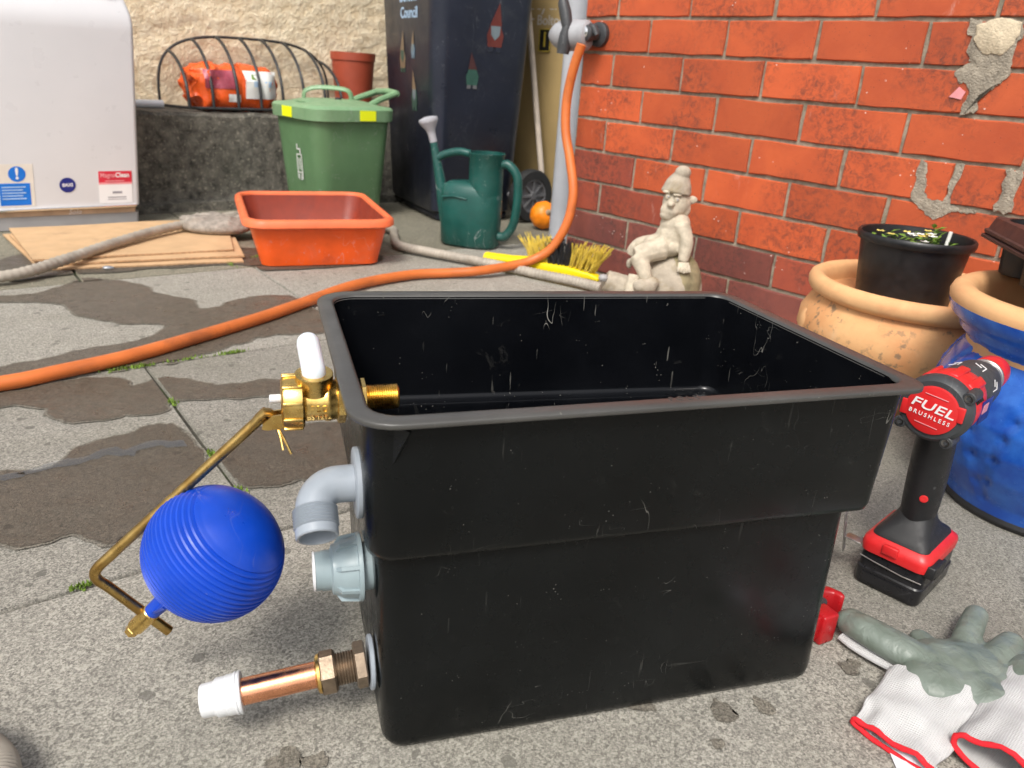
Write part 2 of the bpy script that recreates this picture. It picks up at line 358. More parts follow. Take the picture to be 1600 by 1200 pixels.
def box(c, s, m=None):
    x, y, z = (q / 2 for q in s)
    v = [(c[0] + a * x, c[1] + b * y, c[2] + d * z) for a in (-1, 1) for b in (-1, 1) for d in (-1, 1)]
    f = [(0, 1, 3, 2), (4, 6, 7, 5), (0, 4, 5, 1), (2, 3, 7, 6), (0, 2, 6, 4), (1, 5, 7, 3)]
    return xf((v, f), m) if m else (v, f)
def qring(q, r, z, n=6):
    """ring with rounded corners through the quad q (four xy corners, counter-clockwise)"""
    out = []; r4 = r if isinstance(r, (tuple, list)) else (r,) * 4
    for i in range(4):
        r = r4[i]
        p = Vector(q[i]); a = (Vector(q[i - 1]) - p).normalized(); b = (Vector(q[(i + 1) % 4]) - p).normalized()
        half = math.acos(max(-1, min(1, a.dot(b)))) / 2; t = r / math.tan(half)
        c = p + (a + b).normalized() * (r / math.sin(half)); s = p + a * t - c; e = p + b * t - c
        a0 = math.atan2(s.y, s.x); a1 = math.atan2(e.y, e.x); da = (a1 - a0 + PI) % (2 * PI) - PI
        for j in range(n + 1):
            w = a0 + da * j / n; out.append((c.x + r * math.cos(w), c.y + r * math.sin(w), z))
    return out
def rr(x0, x1, y0, y1): return [(x0, y0), (x1, y0), (x1, y1), (x0, y1)]
def inset(q, d):
    out = []
    for i in range(4):
        p = Vector(q[i]); a = (Vector(q[i - 1]) - p).normalized(); b = (Vector(q[(i + 1) % 4]) - p).normalized()
        half = math.acos(max(-1, min(1, a.dot(b)))) / 2
        out.append(p + (a + b).normalized() * (d / math.sin(half)))
    return out
def poly(pts, z0, z1):
    n = len(pts)
    return ([(x, y, z0) for x, y in pts] + [(x, y, z1) for x, y in pts],
            [tuple(range(n - 1, -1, -1)), tuple(range(n, 2 * n))] + [(i, (i + 1) % n, n + (i + 1) % n, n + i) for i in range(n)])
def ball(c, r, n=24, m=14):
    rx, ry, rz = r if isinstance(r, (tuple, list)) else (r, r, r)
    pr = [(max(1e-4, math.sin(PI * i / m)), -math.cos(PI * i / m)) for i in range(m + 1)]
    v, f = lathe(pr, n, False, False)
    return [(c[0] + x * rx, c[1] + y * ry, c[2] + z * rz) for x, y, z in v], f
def hexp(p, d, r, h, roll=0, n=6, ch=.88):
    return xf(lathe([(r * ch, 0), (r, h * .13), (r, h * .87), (r * ch, h)], n), axis(p, d, roll))

def mesh(name, shapes, ang=38, smooth=True):
    V, F = [], []
    for v, f in shapes:
        o = len(V); V += [tuple(p) for p in v]; F += [tuple(i + o for i in q) for q in f]
    me = bpy.data.meshes.new(name); me.from_pydata(V, [], F)
    bm = bmesh.new(); bm.from_mesh(me); bmesh.ops.recalc_face_normals(bm, faces=bm.faces); bm.to_mesh(me); bm.free()
    if smooth:
        me.shade_smooth(); me.set_sharp_from_angle(angle=math.radians(ang))
    return me
def link(name, me, mat, parent=None, loc=None, rot=None):
    o = bpy.data.objects.new(name, me); COL.objects.link(o)
    if mat is not None and me is not None and not me.materials: me.materials.append(M[mat] if isinstance(mat, str) else mat)
    if parent is not None: o.parent = parent
    if loc is not None: o.location = loc
    if rot is not None: o.rotation_euler = rot
    return o
def baked(o):
    """apply modifiers"""
    dg = bpy.context.evaluated_depsgraph_get(); me = bpy.data.meshes.new_from_object(o.evaluated_get(dg))
    o.modifiers.clear(); o.data = me; return o
def ob(name, shapes, mat, parent=None, bevel=0, seg=2, sub=0, ang=38, smooth=True, remesh=0, smoothing=0, loc=None, rot=None, flatten=False):
    if isinstance(shapes, tuple) and len(shapes) == 2 and isinstance(shapes[0], list): shapes = [shapes]
    o = link(name, mesh(name, shapes, ang, smooth), mat, parent, loc, rot)
    if remesh:
        m = o.modifiers.new('r', 'REMESH'); m.mode = 'VOXEL'; m.voxel_size = remesh; m.use_smooth_shade = True
        if smoothing: s = o.modifiers.new('s', 'SMOOTH'); s.iterations = smoothing; s.factor = .5
    if bevel:
        m = o.modifiers.new('b', 'BEVEL'); m.width = bevel; m.segments = seg; m.limit_method = 'ANGLE'; m.angle_limit = math.radians(40)
        m.harden_normals = False
    if sub: m = o.modifiers.new('u', 'SUBSURF'); m.levels = m.render_levels = sub
    if remesh or bevel or sub:
        baked(o)
        if bevel and smooth: o.data.shade_smooth(); o.data.set_sharp_from_angle(angle=math.radians(50))
        if remesh or sub: o.data.shade_smooth()
    return o
def thing(name, label, cat, loc=(0, 0, 0), rz=0.0, group=None):
    o = bpy.data.objects.new(name, None); COL.objects.link(o); o.location = loc; o.rotation_euler = (0, 0, rz); o.empty_display_size = .05
    return tag(o, label, cat, group)
def tag(o, label, cat, group=None):
    o['label'] = label; o['category'] = cat
    if group: o['group'] = group
    return o
def kind(o, k): o['kind'] = k; return o
def text(name, s, size, mat, parent, m, ext=.0003, shear=0, space=1.0, bold=0, width=None):
    cu = bpy.data.curves.new(name, 'FONT'); cu.body = s; cu.size = size; cu.extrude = ext; cu.align_x = 'CENTER'; cu.align_y = 'CENTER'
    cu.shear = shear; cu.space_character = space; cu.offset = bold; cu.resolution_u = 3
    t = bpy.data.objects.new(name, cu); COL.objects.link(t)
    dg = bpy.context.evaluated_depsgraph_get(); me = bpy.data.meshes.new_from_object(t.evaluated_get(dg))
    bpy.data.objects.remove(t)
    if width:
        xs = [v.co.x for v in me.vertices]; k = width / (max(xs) - min(xs))
        for v in me.vertices: v.co.x *= k
    me.transform(m)
    return link(name, me, mat, parent)
def face_xz(x, z, y=0.0, rot=0): # a plane facing local -y, text upright along z
    return Matrix.Translation((x, y, z)) @ Matrix.Rotation(PI / 2, 4, 'X') @ Matrix.Rotation(rot, 4, 'Z')
def copy_tree(root, parent=None):
    c = root.copy(); COL.objects.link(c); c.parent = parent
    for ch in root.children: copy_tree(ch, c)
    return c

# ================================================================== THE SETTING
def jit(n, a): return [random.uniform(-a, a) for _ in range(n)]
# paved ground: a bed of dark joint soil and concrete slabs laid in rows on it
ground = kind(ob('ground', ([(-40, -40, -.007), (40, -40, -.007), (40, 40, -.007), (-40, 40, -.007)], [(0, 1, 2, 3)]), 'joint', smooth=False), 'structure')
GA = math.radians(37.8); g1 = Vector((math.cos(GA), math.sin(GA), 0)); g2 = Vector((-math.sin(GA), math.cos(GA), 0))
slab_me = []; SLABS = []
for k in range(4):
    rnd = random.Random(k); q = [(-.4475, -.3185), (.4475, -.3185), (.4475, .3185), (-.4475, .3185)]
    pts = []
    for i in range(4):
        a, b = Vector(q[i]), Vector(q[(i + 1) % 4])
        for j in range(4):
            p = a.lerp(b, j / 4); w = rnd.uniform(-.0018, .0018); pts.append((p.x + w, p.y + w))
    ins = [(x * (1 - .004), y * (1 - .0055)) for x, y in pts]
    sh = ring_loft([[(x, y, -.03) for x, y in pts], [(x, y, -.0045) for x, y in pts], [(x, y, -.0004) for x, y in ins]], False, True)
    slab_me.append(mesh('paving_slab', [sh], 30))
rows = {}
for r in range(-3, 9):
    rows[r] = .27 + (.425 if r % 2 else 0) + (.04 if r == -1 else 0)
BED = lambda r: .815 + .642 * r
for r in range(-3, 9):
    y = BED(r) + .321
    for c in range(-5, 6):
        x = rows[r] + .9 * c + .45
        p = g1 * x + g2 * y
        if p.y < -1.2 or p.y > 5.6 or abs(p.x) > 3.4: continue
        far = y > 2.3; SLABS.append((x, y))
        o = link('paving_slab', slab_me[(r * 3 + c * 5) % 4], None, ground, (p.x, p.y, -.0002 + random.uniform(-.0022, 0)), (random.uniform(-.0015, .0015), random.uniform(-.0015, .0015), GA + (PI if (r + c) % 2 else 0)))
        if not o.data.materials: o.data.materials.append(M['slab'])
        if far:
            o.material_slots[0].link = 'OBJECT'; o.material_slots[0].material = M['slab_far']

# wet patches left by the leaking hoses
def blob(pts, sub=5, amp=.008, sc=22):
    n = len(pts); sp = []
    P = [Vector((*p, 0)) for p in pts]
    for i in range(n):
        a, b, c, d = P[i - 1], P[i], P[(i + 1) % n], P[(i + 2) % n]
        for j in range(sub):
            t = j / sub
            q = .5 * ((2 * b) + (c - a) * t + (2 * a - 5 * b + 4 * c - d) * t * t + (3 * b - a - 3 * c + d) * t ** 3)
            w = noise.noise_vector(q * sc) * amp + noise.noise_vector(q * sc * 4) * amp * .45
            sp.append((q.x + w.x, q.y + w.y))
    return sp
def clip(P, x0, x1, y0, y1):
    for ax_, lim, sg in ((0, x0, 1), (0, x1, -1), (1, y0, 1), (1, y1, -1)):
        out = []
        for i in range(len(P)):
            a, b = P[i - 1], P[i]; da, db = (a[ax_] - lim) * sg, (b[ax_] - lim) * sg
            if (da >= 0) != (db >= 0): t = da / (da - db); out.append((a[0] + (b[0] - a[0]) * t, a[1] + (b[1] - a[1]) * t))
            if db >= 0: out.append(b)
        P = out
        if len(P) < 3: return []
    return P
def wet(name, pts, mat, z, grow=0.0, **k):
    """a stain lying on the slabs, cut at every joint"""
    sp = blob(pts, **k); n = len(sp)
    if grow:
        ar = sum(sp[i - 1][0] * sp[i][1] - sp[i][0] * sp[i - 1][1] for i in range(n)); sg = 1 if ar > 0 else -1; q = []
        for i in range(n):
            d = Vector(sp[(i + 1) % n]) - Vector(sp[i - 1]); d.normalize(); w = grow * (.6 + .8 * abs(noise.noise(Vector((*sp[i], 0)) * 40)))
            q.append((sp[i][0] + d.y * sg * w, sp[i][1] - d.x * sg * w))
        sp = q
    G_ = [(x * g1.x + y * g1.y, x * g2.x + y * g2.y) for x, y in sp]; bm = bmesh.new()
    for x, y in SLABS:
        c = clip(G_, x - .4455, x + .4455, y - .3165, y + .3165)
        if len(c) < 3: continue
        V_ = []
        for u, v in c:
            p = g1 * u + g2 * v
            if not V_ or (V_[-1] - p).length > 1e-5: V_.append(p)
        if len(V_) < 3: continue
        f = bm.faces.new([bm.verts.new((p.x, p.y, z)) for p in V_]); bmesh.ops.triangulate(bm, faces=[f])
    for f in bm.faces:
        f.normal_update()
        if f.normal.z < 0: f.normal_flip()
    me = bpy.data.meshes.new(name); bm.to_mesh(me); bm.free()
    return kind(link(name, me, mat), 'structure')
W1 = [(-1.192, 1.659), (-1.113, 1.712), (-1.087, 1.85), (-1.025, 1.854), (-0.924, 1.831), (-0.857, 1.766), (-0.774, 1.742), (-0.736, 1.687), (-0.697, 1.686), (-0.668, 1.769), (-0.58, 1.825), (-0.518, 1.784), (-0.46, 1.712), (-0.418, 1.573), (-0.47, 1.55), (-0.537, 1.507), (-0.569, 1.447), (-0.632, 1.353), (-0.703, 1.299), (-0.777, 1.247), (-0.856, 1.16), (-0.917, 1.239), (-0.875, 1.312), (-0.835, 1.37), (-0.766, 1.429), (-0.74, 1.483), (-0.757, 1.551), (-0.85, 1.545), (-0.949, 1.577), (-1.013, 1.641), (-1.084, 1.644), (-1.168, 1.623)]
W2 = [(-0.853, 1.135), (-0.813, 1.180), (-0.772, 1.222), (-0.747, 1.24), (-0.691, 1.247), (-0.656, 1.221), (-0.635, 1.255), (-0.596, 1.268), (-0.552, 1.252), (-0.517, 1.244), (-0.482, 1.271), (-0.42, 1.295), (-0.396, 1.295), (-0.361, 1.251), (-0.38, 1.224), (-0.458, 1.205), (-0.556, 1.177), (-0.57, 1.158), (-0.565, 1.138), (-0.588, 1.114), (-0.641, 1.09), (-0.674, 1.076), (-0.718, 1.083), (-0.754, 1.116), (-0.835, 1.105)]
W3 = [(-0.692, 0.896), (-0.656, 0.916), (-0.619, 0.944), (-0.628, 0.973), (-0.62, 0.999), (-0.584, 1.039), (-0.567, 1.069), (-0.541, 1.085), (-0.516, 1.082), (-0.471, 1.031), (-0.441, 0.993), (-0.431, 0.933), (-0.423, 0.879), (-0.392, 0.838), (-0.41, 0.789), (-0.449, 0.779), (-0.464, 0.761), (-0.492, 0.763), (-0.522, 0.772), (-0.593, 0.745)]
W4 = [(-0.417, 0.989), (-0.403, 1.059), (-0.395, 1.092), (-0.363, 1.107), (-0.27, 1.132), (-0.247, 1.083), (-0.217, 0.963), (-0.252, 0.944), (-0.29, 0.946), (-0.321, 0.923), (-0.355, 0.919), (-0.386, 0.947)]
W5 = [(-1.25, 1.80), (-1.16, 1.86), (-1.04, 1.93), (-.93, 2.02), (-.80, 2.09), (-.70, 2.06), (-.62, 2.10), (-.50, 2.16), (-.42, 2.28), (-.55, 2.40), (-.8, 2.3), (-1.15, 2.20), (-1.3, 2.1), (-1.36, 2.0)]
for i, w in enumerate((W1, W2, W3, W4, W5)):
    k_ = dict(amp=.011, sc=26, sub=7) if i < 4 else dict(amp=.02, sc=9)
    wet('damp_edge', w, 'slab_damp', .0008 + .0001 * i, grow=.006, **k_); wet('wet_patch', w, 'slab_wet', .0016 + .0001 * i, **k_)
wet('puddle', [(-.64, .935), (-.60, .962), (-.585, .99), (-.555, .998), (-.53, 1.027), (-.485, 1.028), (-.475, 1.010), (-.52, 1.0), (-.545, .975), (-.575, .962), (-.61, .93), (-.66, .905)], 'puddle', .0024, amp=.012, sc=42)
wet('puddle', [(-.70, .885), (-.675, .902), (-.655, .905), (-.65, .897), (-.67, .885), (-.70, .872)], 'puddle', .0024, amp=.008, sc=50)
for (x, y), r in (((.142, .564), .011), ((.221, .564), .016), ((.262, .577), .011), ((-.166, .477), .014), ((-.142, .479), .010), ((.206, .525), .006), ((.40, .61), .012), ((.37, .635), .015)):
    wet('wet_patch', [(x + r * math.cos(a) * random.uniform(.7, 1.25), y + r * .8 * math.sin(a) * random.uniform(.7, 1.25)) for a in [2 * PI * i / 9 for i in range(9)]], 'slab_damp', .0013, amp=.006, sc=80)

# moss in the joints
mv, mf = [], []
for (x, y), n, s in (((-.709, 1.303), 90, .03), ((-.690, 1.322), 40, .02), ((-.561, 1.424), 80, .022), ((-.579, 1.154), 45, .010), ((-.436, .994), 60, .014), ((-.455, .690), 50, .012), ((-.355, .905), 30, .01), ((.402, .752), 60, .012), ((-.807, 2.098), 60, .03), ((-.766, 2.19), 40, .03), ((.340, .488), 90, .012), ((-.62, 1.37), 40, .05), ((.33, 1.99), 90, .06), ((.1, 2.3), 60, .06)):
    dirx = g1 if n in (90, 80, 40, 50) else g2
    c1, c2 = Vector((x, y, 0)).dot(g1), Vector((x, y, 0)).dot(g2)
    if y < 1.6 and dirx is g1: c2 = .815 + .642 * round((c2 - .815) / .642)
    elif y < 1.6: rw = math.floor((c2 - .815) / .642); base = .27 + (.425 if rw % 2 else 0) + (.04 if rw == -1 else 0); c1 = base + .9 * round((c1 - base) / .9)
    x, y = (g1 * c1 + g2 * c2).xy
    for i in range(n):
        t = random.gauss(0, s * .6); w = random.gauss(0, .0035)
        oth = g2 if dirx is g1 else g1
        p = Vector((x, y, 0)) + dirx * t + oth * w
        a = random.uniform(0, 2 * PI); h = random.uniform(.003, .008); b = random.uniform(.0012, .0026)
        d = Vector((math.cos(a), math.sin(a), 0)) * b; k = len(mv)
        mv += [tuple(p - d), tuple(p + d), tuple(p + Vector((random.uniform(-.003, .003), random.uniform(-.003, .003), h)))]; mf.append((k, k + 1, k + 2))
moss = kind(link('moss', mesh('moss', [(mv, mf)], smooth=False), 'moss'), 'stuff')
moss['label'] = 'small green moss tufts growing in the slab joints'

# brick wall: mortar core, and each brick laid into it
WA = math.atan2(-.72, .694); L_, H_ = .235, .0874
wall = thing('brick_wall', 'orange-red brick wall with patched mortar and dark plum bottom courses', 'wall', (.134, 2.398, 0), WA)
ob('mortar', box((1.05 + .02, .062, .78), (2.14, .112, 1.62)), 'mortar', wall, smooth=False)
bk = {}
def brick_mesh(l, seed):
    key = (round(l, 3), seed)
    if key not in bk:
        r = random.Random(seed * 31 + int(l * 1000)); h = H_ - .0085; w = .0022
        hx, hz_ = (l - .0085) / 2, h / 2; pts = []
        for i in range(5): pts.append((-hx + 2 * hx * i / 5, -hz_))
        for i in range(2): pts.append((hx, -hz_ + 2 * hz_ * i / 2))
        for i in range(5): pts.append((hx - 2 * hx * i / 5, hz_))
        for i in range(2): pts.append((-hx, hz_ - 2 * hz_ * i / 2))
        p0 = [(x + r.uniform(-w, w) * .7, z + r.uniform(-w, w) * .7) for x, z in pts]
        p1 = [(x * (1 - r.uniform(.001, .0028) / hx), z * (1 - r.uniform(.001, .0032) / hz_)) for x, z in p0]
        me_ = mesh('brick', [ring_loft([[(x, .1, z) for x, z in p0], [(x, .0030, z) for x, z in p0], [(x, r.uniform(-.0004, .0008), z) for x, z in p1]], False, True)], 28)
        me_.materials.append(M['brick']); bk[key] = me_
    return bk[key]
for k in range(-9, 9):
    ztop = .697 - H_ * (k - 1); z = ztop - H_ / 2
    us = [-.5] + ([i for i in range(0, 9)] if k % 2 == 0 else [i + .5 for i in range(0, 8)] + [8])
    for a, b in zip(us[:-1], us[1:]):
        l = (b - a) * L_
        tone = 'brick_dark' if k >= 8 or (k == 7 and a < 2) else 'brick_mid' if k == 7 or (k == 6 and a < 1) or (k == 5 and a < .5 and b < 1) else None
        o = link('brick', brick_mesh(l, random.randint(0, 7)), None, wall, ((a + b) / 2 * L_ + .5 * L_, random.uniform(-.0018, .0014), z), (0, random.uniform(-.003, .003), 0))
        if tone: o.material_slots[0].link = 'OBJECT'; o.material_slots[0].material = M[tone]
WX = lambda u, v: ((u + .5) * L_, .697 - H_ * v)
def patch(name, uv, mat, y0, y1, amp=.011):
    p = [WX(*q) for q in uv]; n = len(p); sp = []
    for i in range(n):
        a, b = Vector(p[i]), Vector(p[(i + 1) % n])
        for j in range(9):
            q = a.lerp(b, j / 9); w = noise.noise_vector(Vector((q.x * 55, q.y * 55, 3))) * amp + noise.noise_vector(Vector((q.x * 160, q.y * 160, 5))) * amp * .5; sp.append((q.x + w.x, q.y + w.y))
    c = Vector((sum(x for x, _ in sp) / len(sp), sum(z for _, z in sp) / len(sp)))
    r0 = [(x, y0, z) for x, z in sp]; r1 = [(c.x + (x - c.x) * .985, y1 * .8, c.y + (z - c.y) * .985) for x, z in sp]; r2 = [(c.x + (x - c.x) * .93, y1, c.y + (z - c.y) * .94) for x, z in sp]
    return ob(name, ring_loft([r0, r1, r2], False, True), mat, wall, ang=60)
patch('mortar_patch', [(3.80, .02), (4.22, .02), (4.21, 1.0), (4.16, 1.35), (4.06, 1.5), (4.03, 2.0), (3.90, 2.0), (3.95, 1.45), (3.84, 1.25), (3.80, 1.0), (3.88, .95), (3.84, .5)], 'cement', .012, -.0030)
patch('mortar_patch', [(3.88, .10), (4.02, -.02), (4.19, .06), (4.2, .5), (4.1, .72), (3.97, .70), (3.88, .45)], 'cement_pale', -.002, -.0055, .005)
patch('mortar_patch', [(3.69, 3.04), (3.75, 3.04), (3.77, 3.5), (3.83, 3.92), (3.97, 3.94), (4.00, 3.05), (4.05, 3.05), (4.03, 4.00), (4.25, 4.03), (4.25, 4.11), (4.04, 4.16), (3.95, 4.36), (3.86, 4.30), (3.71, 4.04)], 'cement', .012, -.0014, .008)
patch('mortar_patch', [(4.40, 3.05), (4.52, 3.05), (4.50, 4.0), (4.40, 4.0)], 'cement', .012, -.0026)
ob('paint_mark', poly([WX(3.80, 1.62), WX(3.86, 1.40), WX(3.92, 1.50), WX(3.90, 1.66)], -.0035, .004), 'sign_pink', wall, smooth=False).data.transform(Matrix(((1, 0, 0, 0), (0, 0, 1, 0), (0, 1, 0, 0), (0, 0, 0, 1))))

# rear wall with its rough plinth; local x runs along it, local -y faces the yard
RO = (-.571, 3.359, 0); RA = math.atan2(.616, .788)
rear = thing('rendered_wall', 'cream roughcast rendered wall standing on a dark plinth', 'wall', RO, RA)
V, F = [], []
nx, nz = 150, 60
for i in range(nx + 1):
    for j in range(nz + 1):
        x = -2.6 + 4.4 * i / nx; z = .30 + .68 * j / nz
        V.append((x, .27 - .007 * noise.fractal(Vector((x * 16, z * 16, 1)), .8, 2.0, 4), z))
for i in range(nx):
    for j in range(nz): a = i * (nz + 1) + j; F.append((a, a + nz + 1, a + nz + 2, a + 1))
ob('render_coat', (V, F), 'render', rear)
ob('wall_core', box((-.4, .39, .49), (4.42, .2, .98)), 'render', rear)
pl = thing('stone_plinth', 'dark lichen-stained concrete plinth ledge below the cream wall', 'plinth', RO, RA)
V, F = [], []
prof = [(.29, .336), (.12, .338), (.012, .336), (0, .325), (0, .22), (-.003, .12), (0, .05), (-.004, .034), (-.05, .03), (-.055, -.02)]
nx = 130
for i in range(nx + 1):
    x = -2.6 + 4.0 * i / nx
    for y, z in prof:
        w = noise.fractal(Vector((x * 13, y * 13, z * 13)), .9, 2, 4) * .006
        V.append((x, y - w, z + (w if y < .2 else 0)))
m_ = len(prof)
for i in range(nx):
    for j in range(m_ - 1): a = i * m_ + j; F.append((a, a + m_, a + m_ + 1, a + 1))
ob('ledge', (V, F), 'plinth', pl)
tag(ob('overflow_pipe', tube([(-1.55, .17, .352), (-.85, .17, .352)], .0145, 14), 'pipe_white', loc=RO, rot=(0, 0, RA)), 'white plastic pipe end lying on the dark plinth ledge', 'pipe')
dp = thing('downpipe', 'pale grey plastic downpipe standing behind the far corner of the brick wall', 'pipe', (.128, 2.70, 0))
ob('pipe_shaft', lathe([(.036, 0), (.036, 1.5), (.033, 1.5)], 24), 'downpipe', dp)
ob('collar', lathe([(.037, .9), (.040, .902), (.040, .96), (.037, .962)], 24), 'downpipe', dp)

# ================================================================== THE BLACK WATER TANK AND ITS FITTINGS
TA = .3136
tank = thing('water_tank', 'black plastic cold water tank with brass float valve and blue ball float', 'tank', (-.0918, .4889, 0), TA)
Qb = [(.004, .001), (.437, -.005), (.437, .255), (.004, .28)]
Qlt = [(-.001, .003), (.432, -.002), (.431, .262), (-.001, .287)]
Qs = [(-.009, -.006), (.447, -.011), (.442, .270), (-.009, .296)]
Qr = [(-.021, -.022), (.469, -.019), (.447, .286), (-.026, .314)]
Qt = inset(Qr, .0120)
def lerpq(a, b, t): return [Vector(p).lerp(Vector(q), t) for p, q in zip(a, b)]
outer = [qring(inset(Qb, .010), .014, .0006), qring(inset(Qb, .003), .018, .002), qring(inset(Qb, .001), .019, .006), qring(Qb, .020, .012)]
outer += [qring(lerpq(Qb, Qlt, t), .020, .012 + .184 * t) for t in (.25, .5, .75, 1)]
outer += [qring(inset(Qs, .005), (.021, .012, .018, .021), .1982), qring(inset(Qs, .0015), (.023, .013, .02, .023), .2005), qring(Qs, (.024, .0135, .02, .024), .206)]
outer += [qring(lerpq(Qs, Qt, t), [x * (.55 if i == 1 else 1) for i, x in enumerate([.024 + .002 * t] * 4)], .206 + .111 * t) for t in (.3, .6, 1)]
inner = [qring(inset(Qt, .0042), .022, .3205)] + [qring(inset(lerpq(Qt, Qs, t), .0042 + .0013 * t), .022, .316 - .104 * t) for t in (0, .3, .7, 1)]
inner += [qring(inset(Qs, .0065), .022, .2085), qring(inset(Qs, .009), .021, .2060), qring(inset(Qlt, .009), .018, .2045), qring(inset(Qlt, .011), .017, .200), qring(inset(Qb, .008), .016, .016), qring(inset(Qb, .012), .014, .006)]
ob('tank_shell', ring_loft(outer, True, False), 'tank', tank, ang=55)
ob('tank_lining', ring_loft(inner, False, True), 'tank_in', tank, ang=55)
RC = lambda r: (r, r * .55, r * .8, r)
lip = [qring(Qt, RC(.026), .3170), qring(inset(Qr, .0006), RC(.035), .3182), qring(Qr, RC(.036), .3190), qring(Qr, RC(.036), .3218), qring(inset(Qr, .0007), RC(.035), .3226), qring(inset(Qr, .007), RC(.029), .3229), qring(inset(Qr, .0130), RC(.025), .3231), qring(inset(Qt, .0032), RC(.023), .3224), qring(inset(Qt, .0044), RC(.022), .3185)]
ob('rim', ring_loft(lip, False, False), 'tank_rim', tank, ang=60)
text('embossed_lettering', 'POLY', .0085, 'tank_rim', tank, Matrix.Translation((.235, -.0085, .3231)) @ Matrix.Rotation(.014, 4, 'Z'), .0003, space=1.5)
ob('gusset', poly([(0, 0), (.016, 0), (.001, -.030)], -.0015, .0015), 'tank', tank, smooth=False).data.transform(Matrix.Translation((.010, -.0065, .3155)) @ Matrix.Rotation(-.9, 4, 'Z') @ Matrix.Rotation(PI / 2, 4, 'X'))

X_, mX = Vector((1, 0, 0)), Vector((-1, 0, 0))
def threads(r, z0, z1, pitch=.0018, d=.0009):
    pr = [(r - d, z0)]; z = z0
    while z < z1 - pitch * .5: pr += [(r, z + pitch * .5), (r - d, z + pitch)]; z += pitch
    return pr
# brass float valve, axis along the tank's length
VY, VZ = .100, .291
fv = ob('float_valve', [lat((-.050, VY, VZ), X_, [(.0150, 0), (.0165, .003), (.0165, .018), (.0175, .020), (.0175, .023), (.0165, .025), (.0165, .030)], 40)], 'brass', tank)
fv['label'] = 'brass float valve body with a hexagon nut'
text('embossed_lettering', 'PEG', .0085, 'brass', fv, Matrix.Translation((-.036, VY - .0166, VZ - .001)) @ Matrix.Rotation(PI / 2, 4, 'X') @ Matrix.Rotation(-.1, 4, 'Y'), .0007, bold=.0001)
text('embossed_lettering', 'BS 1212', .0058, 'brass', fv, Matrix.Translation((-.036, VY - .0148, VZ - .0085)) @ Matrix.Rotation(PI / 2 - .5, 4, 'X'), .0007)
ob('threaded_tail', [lat((-.020, VY, VZ), X_, [(.0098, 0)] + threads(.0108, .004, .049) + [(.0092, .0495), (.0075, .0496), (.0072, .040)], 36, cap1=True)], 'brass', fv, ang=15)
ob('hexagon_nut', hexp((-.0215, VY, VZ), X_, .0200, .0075, .3), 'brass', fv, ang=20)
ob('backnut', hexp((-.0015, VY, VZ), X_, .0165, .004, .1), 'brass', fv, ang=20)
lugs = [box((0, 0, 0), (.0026, .0032, .0155), Matrix.Translation((-.0560, VY, VZ)) @ Matrix.Rotation(a, 4, 'X') @ Matrix.Translation((0, 0, .0223)) @ Matrix.Rotation(PI / 2, 4, 'Y')) for a in [2 * PI * i / 10 for i in range(10)]]
ob('union_cap', [lat((-.0650, VY, VZ), X_, [(.010, 0), (.0185, .0005), (.0212, .002), (.0220, .004), (.0220, .0165), (.0205, .0180), (.0165, .0182)], 40)], 'brass', fv)
for b in lugs: ob('cap_lug', b, 'brass', fv, bevel=.0008)
ob('outlet_socket', lat((-.0385, VY - .002, VZ + .010), (0, -.12, 1), [(.0140, 0), (.0142, .008), (.0150, .011), (.0150, .0155), (.0128, .0158)], 36), 'brass', fv)
ob('outlet_tube', tube(spline([(-.0385, VY - .004, VZ + .022), (-.0388, VY - .004, VZ + .028), (-.0396, VY + .006, VZ + .033), (-.0406, VY + .018, VZ + .038), (-.0412, VY + .027, VZ + .042), (-.0414, VY + .030, VZ + .043)], 4), [.0094] * 15 + [.0091, .0087, .0081, .0070, .0054, .0027], 28), 'white_trans', fv)
ob('plunger', lat((-.0735, VY - .002, VZ + .0045), X_, [(.0030, 0), (.0034, .0006), (.0034, .0100)], 18), 'white_pl', fv)
for sgn in (-1, 1):
    ob('pivot_lug', poly([(-.0005, -.006), (.012, -.005), (.012, .007), (.003, .006), (-.004, .0), (-.005, -.005)], -.001, .001), 'brass', fv, smooth=False).data.transform(Matrix.Translation((-.0755, VY - .002 + sgn * .0052, VZ - .0145)) @ Matrix.Rotation(PI / 2, 4, 'X'))
for sgn in (-1, 1):
    ob('split_pin_leg', tube([(-.0690, VY - .004, VZ - .018), (-.0655 + sgn * .001, VY - .011, VZ - .026), (-.062 + sgn * .003, VY - .016, VZ - .037 - sgn * .002)], .0011, 8), 'brass', fv)
# lever arm and ball float
arm = ob('lever_arm', tube(spline([(-.0775, VY, .2800), (-.0850, VY, .2745), (-.110, VY, .2510), (-.160, VY, .2045), (-.205, VY, .1625), (-.2135, VY, .1545), (-.2175, VY, .1480), (-.2160, VY, .1410), (-.2090, VY, .1330), (-.190, VY, .1085), (-.168, VY, .0805)], 5), .0044, 16), 'brass_rod', tank)
ob('flattened_end', tube([(-.062, VY, .268), (-.068, VY, .2745), (-.0745, VY, .2825), (-.0775, VY, .2832), (-.082, VY, .2795), (-.090, VY, .2705)], [.0034, .0046, .0060, .0064, .0056, .0046], 14, flat=(.62, 1.0)), 'brass_rod', arm)
ax = Vector((.650, -.186, .737)).normalized(); st = Vector((-.1850, VY - .002, .0985))
ob('clamp', lat(st - ax * .014, ax, [(.0050, 0), (.0074, .0012), (.0074, .0235), (.0066, .0245)], 22), 'brass', arm)
ob('clamp_screw', hexp(st - ax * .0215, ax, .0058, .0065, .2), 'brass', arm, ang=20)
